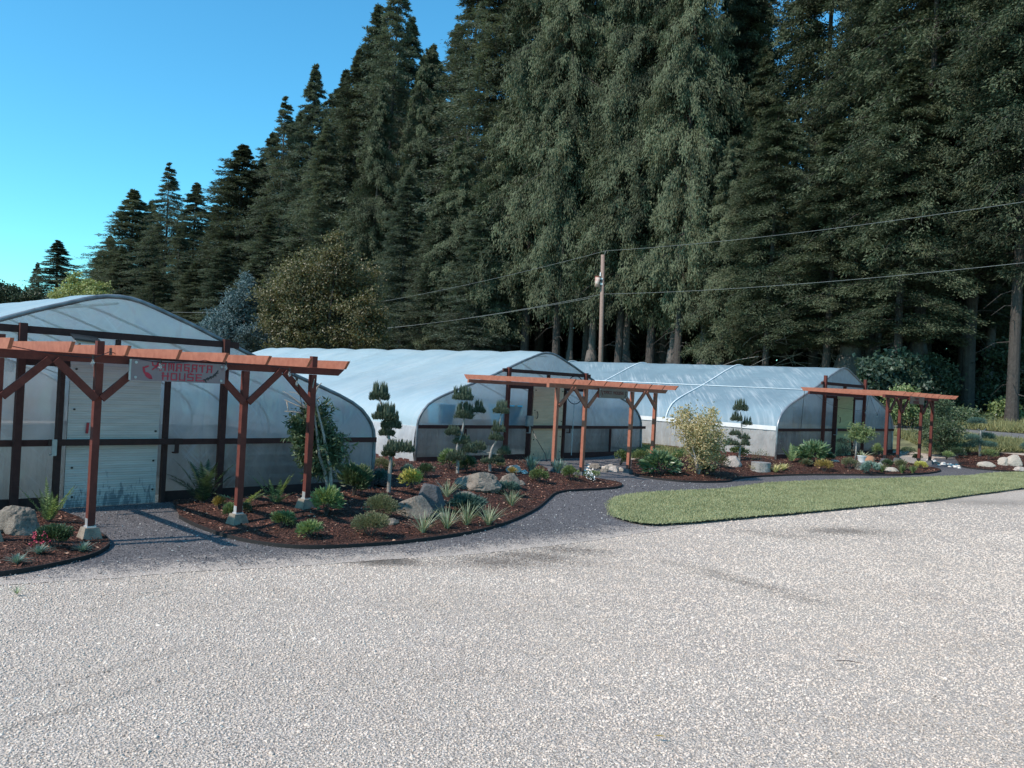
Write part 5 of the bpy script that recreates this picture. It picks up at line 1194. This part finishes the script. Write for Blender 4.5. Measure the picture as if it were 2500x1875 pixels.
def plant(kind, x, y, s, sz, rz, label, group=None, z=None):
    p = protos[kind]
    if kind in used:
        r = p.copy(); COL.objects.link(r)
        for ch in p.children:
            c = ch.copy(); c.parent = r; COL.objects.link(c)
    else: r = p; used.add(kind)
    r.location = (x, y, (g(x, y) if z is None else z)-.1); r.scale = (s, s, sz); r.rotation_euler = (0, 0, rz)
    for k in ('group',):
        if k in r.keys(): del r[k]
    tag(r, label, 'tree', group); return r
def line_pt(px, off=0.0):                  # point of the wood's front line seen at that column; off = metres deeper
    E0 = 46.5+off; u = (px-1250)/F_PX; Y = E0/(u*D2.x+D2.y); return u*Y, Y
def tree_by_px(kind, px, top, halfw, label, off=0.0, group=None):
    x, Y = line_pt(px, off); zt = atY(px, top, Y).z; gz = g(x, Y); H0 = {'f': 30, 'c': 34, 'h': 32}[kind[0]]; R0 = {'fir_a': 4.4, 'fir_b': 3.7, 'fir_c': 5.0, 'cedar_a': 4.3, 'cedar_b': 3.9, 'hem_a': 5.2, 'hem_b': 4.6}[kind]
    # column leans with the roll of the picture: correct the foot for the top position
    ztp = zt; dx = (ztp-CAM_H)*math.tan(ROLL); x -= 0; px2 = px
    return plant(kind, x, Y, halfw*Y/F_PX/R0, (zt-gz)/H0, random.uniform(0, 6.28), label, group)
def tb(kind, px, top, halfw, label, off=0.0, group=None):
    # px is where the TIP shows; the foot stands below it along the true vertical
    x, Y = line_pt(px-0, off); a, b_ = ray(px, top); E0 = 46.5+off; Y = E0/(a*D2.x+D2.y); x = a*Y; zt = CAM_H+b_*Y; gz = g(x, Y)
    H0 = {'f': 30, 'c': 34, 'h': 32}[kind[0]]; R0 = {'fir_a': 4.4, 'fir_b': 3.7, 'fir_c': 5.0, 'cedar_a': 4.3, 'cedar_b': 3.9, 'hem_a': 5.2, 'hem_b': 4.6}[kind]
    return plant(kind, x, Y, halfw*Y/F_PX/R0, (zt-gz)/H0, random.uniform(0, 6.28), label, group)
tb('fir_b', 143, 586, 81, 'small lone fir farthest left against the sky', -1)
tb('fir_b', 92, 640, 34, 'short leaning fir beside the lone fir at far left', 2)
tb('fir_a', 328, 462, 124, 'fir with upswept branches, left of the open-topped spire', 0)
tb('fir_c', 415, 397, 94, 'open-topped fir spire with wide bare top branches', -1)
tb('fir_b', 481, 445, 81, 'narrow pointed fir between the open spire and the broad dark fir', 1)
tb('fir_a', 594, 352, 140, 'broad dark fir stepping up left of the bushy-topped trees', 0)
tb('fir_b', 640, 385, 72, 'bushy-topped fir just right of the broad dark fir', 4)
tb('fir_c', 699, 236, 107, 'tall fir directly left of the slender pale spire', 1)
tb('fir_b', 771, 156, 86, 'slender pale pointed spire standing clear against the sky', 3)
tb('fir_a', 800, 300, 104, 'dark fir low in front of the slender pale spire', -2)
tb('fir_a', 880, 120, 117, 'ragged fir on the shoulder of the tallest left group', 1)
tb('fir_c', 975, -60, 130, 'very tall fir whose top leaves the frame left of the sky gap', 1)
tb('cedar_a', 935, 200, 85, 'cedar with hanging fronds below the sky gap', -2)
tb('cedar_b', 1035, 130, 70, 'shorter cedar filling the foot of the sky gap', 0)
tb('fir_c', 1170, -110, 156, 'dark fir on the right side of the sky gap', 2)
tb('cedar_a', 1130, 330, 90, 'lower cedar in front of the dark fir right of the gap', -3)
tb('fir_a', 1290, -160, 143, 'tall bushy fir left of the great cedars', 3)
tb('cedar_b', 1240, 240, 95, 'cedar behind the left half of the middle greenhouse ridge', -2)
tb('fir_c', 850, 190, 120, 'dark fir between the slender pale spire and the ragged one', 4)
tb('fir_a', 1225, -140, 140, 'tall dark fir rising out of the frame right of the sky gap', 1)
tb('cedar_a', 1062, 105, 110, 'cedar whose tip stands in the foot of the sky gap', 3)
tb('fir_a', 925, 10, 120, 'dense fir immediately left of the tallest left spire', 4)
tb('hem_a', 1835, -90, 120, 'hemlock on the left side of the sky window at upper right', 2)
G_F = 'firs closing up the left part of the wood'
for px, top, hw, off in ((372, 492, 85, 5), (447, 520, 80, 5), (535, 478, 95, 6), (562, 430, 90, 7), (622, 392, 95, 7), (668, 322, 100, 6), (735, 272, 100, 7), (805, 228, 100, 7), (845, 170, 110, 9), (892, 108, 110, 7), (935, 50, 110, 9), (1005, 40, 110, 9), (1045, 118, 90, 9), (1120, 60, 100, 9), (1885, -90, 110, 6), (270, 575, 70, 5), (250, 610, 70, 3), (375, 560, 80, 4), (440, 560, 80, -2), (530, 520, 90, 2), (300, 600, 80, -3), (550, 600, 90, -4), (660, 520, 90, -3), (740, 420, 90, 5), (720, 560, 100, -4), (850, 420, 90, 4), (830, 560, 100, -5), (910, 380, 90, 5), (620, 640, 100, -6), (1000, 420, 90, -4), (1080, 480, 95, -4), (1180, 470, 95, -4), (380, 650, 100, -5), (480, 640, 90, -5)):
    tb(('fir_a', 'fir_b', 'fir_c')[int(px/10) % 3], px, top, hw, 'dark fir filling the left part of the wood between the taller spires', off, G_F)
G_C = 'great cedars in the middle of the wood'
for k, (px, off) in enumerate(((1345, -1.5), (1425, -2), (1500, .5), (1575, -2), (1655, -1), (1725, -2.5), (1380, 3), (1540, 4), (1690, 4))):
    tb('cedar_a' if k % 2 else 'cedar_b', px, -330-40*(k % 3), 118 if k < 6 else 130, 'great cedar with hanging fronds in the middle of the wood, topping the frame', off, G_C)
tb('cedar_b', 1790, 330, 85, 'shorter cedar just left of the sky window at upper right', -3)
tb('hem_b', 1870, 110, 90, 'hemlock whose tip reaches into the sky window at upper right', 1)
tb('hem_a', 1905, 240, 130, 'mid-height hemlock above the far greenhouse ridge, left of the massive trunk', -4)
G_H = 'hemlocks at the right of the wood'
for k, (px, top, off, hw) in enumerate(((2060, -520, 1, 150), (2190, -420, -2, 160), (2050, 290, -4, 140), (2320, -600, -3.5, 190), (2450, -650, -1, 190), (2560, -650, -4, 200), (2230, 150, -5, 150), (2680, -600, -2, 200), (2140, 180, 3, 130), (2390, 100, 5, 160))):
    tb('hem_a' if k % 2 else 'hem_b', px, top, hw, 'hemlock with layered drooping branches filling the right third of the wood', off, G_H)
# rows deeper in the wood, and on past the ends of the picture
G_D = 'dark conifers standing deeper in the wood'
k = 0; kinds = ['cedar_a', 'fir_a', 'cedar_b', 'hem_b', 'fir_b', 'fir_c']
for row, (off, sp) in enumerate(((8, 5.2), (14, 6.5))):
    d = -30
    while d < 118:
        dd = d+random.uniform(-1.2, 1.2); p = D2*(46.5+off+random.uniform(-1.5, 1.5))+D1*dd; u = p.x/p.y*F_PX+1250
        # height follows the falling skyline to the left
        lim = 34 if u > 1330 else 30-(1330-u)*.012
        if u < 700: lim = 22-(700-u)*.006
        if 980 < u < 1110: lim = 27
        if 1930 < u < 2030: lim = 23
        kd = kinds[k % 6]; H0 = {'f': 30, 'c': 34, 'h': 32}[kd[0]]
        if -120 < u < 2750: plant(kd, p.x, p.y, random.uniform(.85, 1.1), lim/H0*random.uniform(.88, 1.0), random.uniform(0, 6.28), 'dark conifer standing deeper in the wood behind the front trees', G_D)
        k += 1; d += sp
# named trunks catching light at the wood's edge
def trunk_tree(px, base_px, r, label, lean=.02, hgt=9, kind='hem_b', Y=None):
    p = at(px, base_px) if Y is None else atY(px, base_px, Y)
    t = thing('conifer_trunk', p, label, 'tree trunk'); b = MB(); pts = []; rad = []
    for k in range(13):
        z = hgt*k/12; pts.append(p+Vector((lean*z, 0, z-.3))); rad.append(r*(1.25 if k == 0 else 1)*(1-.6*k/12))
    b.tube([p+Vector((0, 0, -.4)), p+Vector((0, 0, .1)), p+Vector((0, 0, .7))], [r*1.7, r*1.4, r*1.1], 16); b.tube(pts[0:1]+pts[1:], rad, 16); b.build('trunk', M['barkpale'] if 'sunlit' in label and 'thick' in label else M['barkmid'], t, True)  # sunlight put into the bark: paler for the sunlit trunk, darker for others
    q = MB(); rr = random.Random(px)
    for _ in range(14):
        z = rr.uniform(3, 12); a = rr.uniform(0, 6.28); l = rr.uniform(.6, 1.6); o = p+Vector((lean*z, 0, z)); q.tube([o, o+Vector((cos(a)*l*.5, sin(a)*l*.5, .05)), o+Vector((cos(a)*l, sin(a)*l, -.2))], [.03, .02, .01], 4)
    q.build('dead_branch', M['barkmid'], t); return t
trunk_tree(2333, 1012, .42, 'thick pale sunlit trunk leaning right at the edge of the wood', .055, 10)
trunk_tree(2073, 900, .55, 'massive dark trunk rising behind the far greenhouse peak', .01, 9, Y=44)
for (px, py, r, Y, l, ln) in ((1767, 890, .36, 48, 'sun-flecked trunk left of the dark tangle behind the far ridge', .01), (1713, 890, .24, 49, 'slim brown trunk left of the sun-flecked one', .015), (2134, 895, .24, 46, 'straight dark trunk right of the massive one', .04), (2182, 870, .22, 47, 'thin trunk, second right of the massive one', .04), (2240, 850, .34, 47, 'dark trunk between the thin one and sunlit one', .02), (1390, 880, .20, 56, 'pale slim trunk right of the middle greenhouse peak', .01), (1443, 880, .30, 56, 'thicker grey trunk left of the utility pole', .01), (1526, 880, .26, 54, 'grey trunk right of the utility pole', .01), (1640, 880, .26, 52, 'brown trunk between the pole and the sun-flecked trunk', .02), (1240, 860, .2, 62, 'slim grey trunk above the middle greenhouse ridge', .0), (1078, 850, .2, 66, 'slim dark trunk above the left part of the middle ridge', .0), (1843, 890, .13, 48, 'very thin trunk above the far greenhouse ridge', .0), (2016, 880, .14, 46, 'very thin trunk left of the massive one', .0), (2407, 970, .3, 47, 'shaded trunk right behind the sunlit one', .03)):
    trunk_tree(px, py, r, l, ln, 9, Y=max(Y, line_pt(px, -.8)[1]))
# thicket that closes the view between the trunks
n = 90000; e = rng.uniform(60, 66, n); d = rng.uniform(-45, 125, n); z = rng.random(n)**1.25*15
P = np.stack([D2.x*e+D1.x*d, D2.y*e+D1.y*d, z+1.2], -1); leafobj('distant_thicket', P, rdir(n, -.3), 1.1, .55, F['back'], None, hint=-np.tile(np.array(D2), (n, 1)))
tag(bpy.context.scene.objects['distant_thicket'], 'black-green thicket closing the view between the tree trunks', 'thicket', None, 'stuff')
n = 26000; e = rng.uniform(49, 58, n); d = rng.uniform(-40, 60, n); hz = 2.2*np.abs(np.sin(d*.35+e))+.6; z = rng.random(n)*hz
P = np.stack([D2.x*e+D1.x*d, D2.y*e+D1.y*d, z+1.7], -1); leafobj('understorey', P, rdir(n, -.2), .32, .16, F['under'], None)
tag(bpy.context.scene.objects['understorey'], 'dim leafy understorey on the floor of the wood', 'undergrowth', None, 'stuff')
# tangle of dead branches
m = MB(); rr = random.Random(5)
for _ in range(46):
    a = atY(rr.uniform(1850, 2040), rr.uniform(800, 890), 46+rr.uniform(-1, 2)); an = rr.uniform(0, 6.28); l = rr.uniform(1, 3.2)
    m.tube([a, a+Vector((cos(an)*l*.5, rr.uniform(-.5, .5), sin(an)*l*.3+.1)), a+Vector((cos(an)*l, rr.uniform(-1, 1), sin(an)*l*.5-.15))], [.022, .016, .006], 4)
tag(m.build('dead_branches', M['barkpale']), 'pale tangle of dead branches above the far greenhouse ridge', 'branches', None, 'stuff')

# broadleaf trees and bushes
def broadleaf(name, label, cat, base, blobs, mat, leaf, dens, sc=None, trunk=.15, group=None, Y=None, fine=1.0):
    """blobs in picture columns/rows at the tree's own distance Y: (x, y, w, h)"""
    t = thing(name, base, label, cat, group); Yb = base.y; s = Yb/F_PX; P = []; var = []; m = MB()
    for (x, y, w_, h_) in blobs:
        c = atY(x, y, Yb+random.uniform(-.35, .35)*w_*s); k = max(3, int(w_*h_/500)); 
        m.tube([base-Vector((0, 0, .3)), base.lerp(c, .45)+Vector((0, 0, .2)), c], [trunk, trunk*.55, trunk*.15], 7)
        ncl = max(6, int(w_*h_/150*fine)); dd = rdir(ncl); cc = np.array(c)+dd*np.array([w_, w_, h_])*s*.5*rng.uniform(.5, 1.35, (ncl, 1))
        npl = int(dens); q = rng.integers(0, ncl, ncl*npl); rad = (.05*min(w_, h_)*s+.10)*rng.uniform(.6, 1.3, (len(q), 1))
        pts = cc[q]+rng.normal(size=(len(q), 3))*rad*np.array([1.2, 1.2, .7]); P.append(pts)
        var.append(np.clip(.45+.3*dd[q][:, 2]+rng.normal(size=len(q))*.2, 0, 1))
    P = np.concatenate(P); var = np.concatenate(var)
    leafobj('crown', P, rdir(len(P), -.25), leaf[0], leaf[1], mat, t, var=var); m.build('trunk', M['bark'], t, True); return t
def gp(px, Y, dz=0): 
    u = (px-1250)/F_PX; return Vector((u*Y, Y, g(u*Y, Y)+dz))
broadleaf('copper_maple', 'round bronze-leaved tree above the left end of the middle ridge', 'tree', gp(785, 50), [(700, 730, 110, 120), (760, 690, 130, 120), (820, 640, 70, 100), (850, 700, 130, 120), (740, 790, 140, 90), (840, 790, 160, 100), (680, 790, 80, 100), (900, 760, 70, 90), (826, 595, 36, 60), (780, 840, 150, 50), (900, 830, 80, 50), (690, 840, 80, 40), (920, 800, 40, 60)], F['copper'], (.17, .11), 40, fine=1.25)
broadleaf('blue_spruce', 'pale blue-grey spruce left of the bronze tree', 'tree', gp(590, 54), [(600, 700, 34, 50), (585, 740, 70, 50), (570, 775, 100, 50), (560, 810, 130, 50), (600, 835, 110, 50), (540, 790, 60, 30), (600, 720, 50, 40)], F['bluespruce'], (.28, .07), 60, fine=1.3)
broadleaf('yellow_green_tree', 'yellow-green broadleaf tree left of the upswept fir', 'tree', gp(210, 70), [(200, 700, 70, 50), (180, 720, 80, 40), (235, 712, 60, 44), (215, 730, 110, 40), (160, 735, 60, 30)], F['yellowtree'], (.24, .14), 50, fine=1.6)
broadleaf('hedge_tree', 'low dark trees at the left frame edge', 'tree', gp(20, 85), [(0, 720, 60, 60), (30, 730, 60, 40), (65, 735, 60, 50), (100, 735, 60, 40), (-30, 730, 60, 60), (130, 740, 60, 30)], F['under'], (.3, .16), 60, fine=2)
for (px, top) in ((36, 690), (53, 694)): pass
broadleaf('vine_maple', 'teal-green big-leaved bush behind the far greenhouse corner', 'bush', gp(2180, 40), [(2150, 905, 80, 60), (2190, 900, 80, 70), (2210, 935, 90, 60), (2160, 945, 60, 50), (2235, 905, 40, 50), (2230, 960, 60, 50), (2130, 930, 40, 50)], F['teal'], (.24, .20), 34, fine=1.5, trunk=.06)
broadleaf('bush', 'shaded bush between the teal bush and sunlit trunk', 'bush', gp(2290, 41), [(2280, 910, 70, 70), (2290, 950, 70, 60), (2260, 990, 50, 40), (2300, 985, 60, 50)], F['under'], (.18, .10), 40, fine=1.6, trunk=.05)
broadleaf('sapling', 'bright leafy sapling in front of the dark wood at right', 'sapling', gp(2455, 39), [(2455, 985, 34, 24), (2450, 1000, 50, 26), (2460, 1018, 56, 26), (2440, 1022, 44, 20)], F['shrub'], (.17, .12), 34, fine=2.2, trunk=.03)
broadleaf('bush', 'leafy bushes at the right frame edge below the hemlocks', 'bush', gp(2500, 42), [(2470, 880, 90, 60), (2500, 920, 90, 70), (2450, 940, 70, 60), (2510, 980, 80, 60), (2410, 985, 70, 60), (2480, 850, 60, 40), (2530, 1010, 70, 50)], F['under'], (.22, .14), 36, fine=1.4, trunk=.05)
broadleaf('bush', 'green bush at the foot of the sunlit trunk', 'bush', gp(2360, 38), [(2350, 1015, 60, 34), (2385, 1020, 60, 30), (2330, 1020, 50, 30), (2415, 1035, 50, 24), (2470, 1045, 60, 24), (2505, 1040, 50, 30)], F['bush'], (.14, .09), 40, fine=2, trunk=.03)
broadleaf('bush', 'sunlit weedy bush right behind the far greenhouse wall', 'bush', gp(2215, 37), [(2200, 985, 60, 50), (2185, 1015, 30, 30), (2230, 1015, 60, 30), (2215, 960, 40, 40), (2255, 1020, 40, 26)], F['shrub'], (.14, .08), 40, fine=1.8, trunk=.03)

# chimney of a house far behind the near greenhouse
hp = gp(160, 88); t = thing('distant_house', hp, 'distant house of which only the brick chimney shows above the near roof', 'house')
b = MB(); b.box(hp+Vector((0, 3, 2.2)), (5, 0, 0), (0, 3.5, 0), (0, 0, 2.2)); b.build('wall', M['wall'], t)
b = MB(); z = hp.z+4.3; vs = [hp+Vector((x, y, 0)) for x, y in ((-5.4, -.9), (5.4, -.9), (5.4, 6.9), (-5.4, 6.9))]; vs = [Vector((v.x, v.y, z)) for v in vs]+[Vector((hp.x-5.4, hp.y+3, z+2.2)), Vector((hp.x+5.4, hp.y+3, z+2.2))]
b.add(vs, [(0, 1, 5, 4), (2, 3, 4, 5), (0, 4, 3), (1, 2, 5), (3, 2, 1, 0)]); ro = b.build('roof', M['roof'], t)
c = atY(161, 735, hp.y); b = MB(); b.box(Vector((c.x, c.y, c.z-1.0)), (.30, 0, 0), (0, .3, 0), (0, 0, 1.55)); ch = b.build('chimney', M['brick'], ro)
b = MB(); b.box(Vector((c.x, c.y, c.z+.62)), (.38, 0, 0), (0, .38, 0), (0, 0, .07)); b.box(Vector((c.x, c.y, c.z+.85)), (.42, 0, 0), (0, .42, 0), (0, 0, .04)); 
for sx in (-.3, .3): b.box(Vector((c.x+sx, c.y, c.z+.75)), (.03, 0, 0), (0, .3, 0), (0, 0, .08))
b.build('chimney_cap', M['rockdark'], t)

# utility pole and wires
pb = gp(1462, 50); top = atY(1472, 622, 50); pb = Vector((atY(1471, 880, 50).x, 50, g(5, 50)-.3))
t = thing('utility_pole', pb, 'weathered wooden utility pole with rusty transformer before the wood', 'utility pole')
MB().tube([pb, pb.lerp(top, .5), top], [.155, .135, .11], 14).build('pole', M['pole'], t, True)
c = atY(1460, 688, 49.9); b = MB(); b.tube([c+Vector((-.02, 0, -.30)), c+Vector((-.02, 0, .28))], [.155, .165], 18); tr = b.build('transformer', M['rust'], t, True)
b = MB(); b.tube([c+Vector((-.02, 0, .28)), c+Vector((-.02, 0, .33))], [.18, .17], 18); b.build('lid', M['brick'], tr)
b = MB(); b.tube([c+Vector((.12, 0, .33)), c+Vector((.12, 0, .58))], [.045, .03], 8); b.build('insulator', M['white'], tr)
b = MB(); b.box(c+Vector((.2, 0, .2)), (.08, 0, 0), (0, .03, 0), (0, 0, .05)); b.build('hanger_bracket', M['white'], tr)
b = MB(); b.box(c+Vector((.2, 0, -.12)), (.08, 0, 0), (0, .03, 0), (0, 0, .06)); b.build('hanger_bracket', M['white'], tr)
b = MB(); b.tube([top+Vector((.05, 0, -.3)), top+Vector((.1, 0, .05)), top+Vector((.17, 0, .25))], [.012, .012, .015], 6); b.build('top_pin', M['wire'], t)
def wire(label, a, b_, sag, r=.016):
    n = 24; pts = []
    for k in range(n+1):
        q = k/n; p = a.lerp(b_, q); p.z -= sag*4*q*(1-q); pts.append(p)
    tag(MB().tube(pts, r, 4).build('power_line', M['wire']), label, 'power line', 'overhead lines at the utility pole')
tp = top+Vector((.17, 0, .25)); lw = atY(1471, 718, 50)
wire('upper overhead line running right from the pole top', tp, atY(2620, 474, 30), .25, .009)
wire('upper overhead line running left from the pole top', tp, atY(700, 768, 78), .5, .011)
wire('lower overhead line running right from the utility pole', lw, atY(2620, 628, 30), .25, .009)
wire('lower overhead line running left from the utility pole', lw, atY(560, 812, 78), .9, .011)
wire('thin third line left of the pole just below the lower one', atY(1440, 728, 50), atY(640, 815, 78), .6, .010)
tag(MB().tube([atY(420, 762, 60), atY(520, 764, 60), atY(560, 768, 60)], .012, 4).build('power_line', M['wire']), 'short pale line crossing the firs above the near roof', 'power line')

# ------------------------------------------------------------------ sky, sun, camera
SUN_AZ = Vector((-.842, -.539, 0)).normalized(); SUN_EL = radians(43.6)
w = bpy.data.worlds.new('World'); scn.world = w; w.use_nodes = True; nt = w.node_tree; nt.nodes.clear()
out = nt.nodes.new('ShaderNodeOutputWorld'); bg = N(nt, 'ShaderNodeBackground', Strength=.13)
sky = nt.nodes.new('ShaderNodeTexSky'); sky.sky_type = 'NISHITA'; sky.sun_disc = False
sky.sun_elevation = SUN_EL; sky.sun_rotation = atan2(SUN_AZ.x, SUN_AZ.y); sky.air_density = 1.0; sky.dust_density = .3; sky.ozone_density = 2.0
hs = N(nt, 'ShaderNodeHueSaturation', Saturation=1.15, Value=1.0); L(nt, sky.outputs[0], hs.inputs['Color'])
tint = mixc(nt, 1.0, hs.outputs[0], (.82, 1.76, 1.78), 'MULTIPLY')
L(nt, tint, bg.inputs[0]); L(nt, bg.outputs[0], out.inputs[0])
sl = bpy.data.lights.new('sun', 'SUN'); sl.energy = 5.0; sl.angle = radians(.53); sl.color = (1.0, .885, .79)
so = bpy.data.objects.new('sun', sl); COL.objects.link(so)
sdir = Vector((SUN_AZ.x*cos(SUN_EL), SUN_AZ.y*cos(SUN_EL), sin(SUN_EL)))
so.rotation_euler = sdir.to_track_quat('Z', 'Y').to_euler(); so.location = (-20, 10, 40)
cam = bpy.data.cameras.new('camera'); co = bpy.data.objects.new('camera', cam); COL.objects.link(co)
cam.sensor_width = 36; cam.lens = F_PX/2500*36; cam.clip_start = .1; cam.clip_end = 2000
R = Matrix(((cos(ROLL), -sin(ROLL), 0), (0, 0, -1), (sin(ROLL), cos(ROLL), 0)))
R = Matrix.Rotation(PITCH, 3, 'X') @ R
co.matrix_world = Matrix.Translation((0, 0, CAM_H)) @ R.to_4x4()
scn.camera = co
scn.view_settings.view_transform = 'Standard'; scn.view_settings.look = 'None'; scn.view_settings.exposure = 0; scn.view_settings.gamma = 1
scn.render.engine = 'CYCLES'; scn.cycles.max_bounces = 6; scn.cycles.transparent_max_bounces = 12; scn.cycles.diffuse_bounces = 3; scn.cycles.use_denoising = True
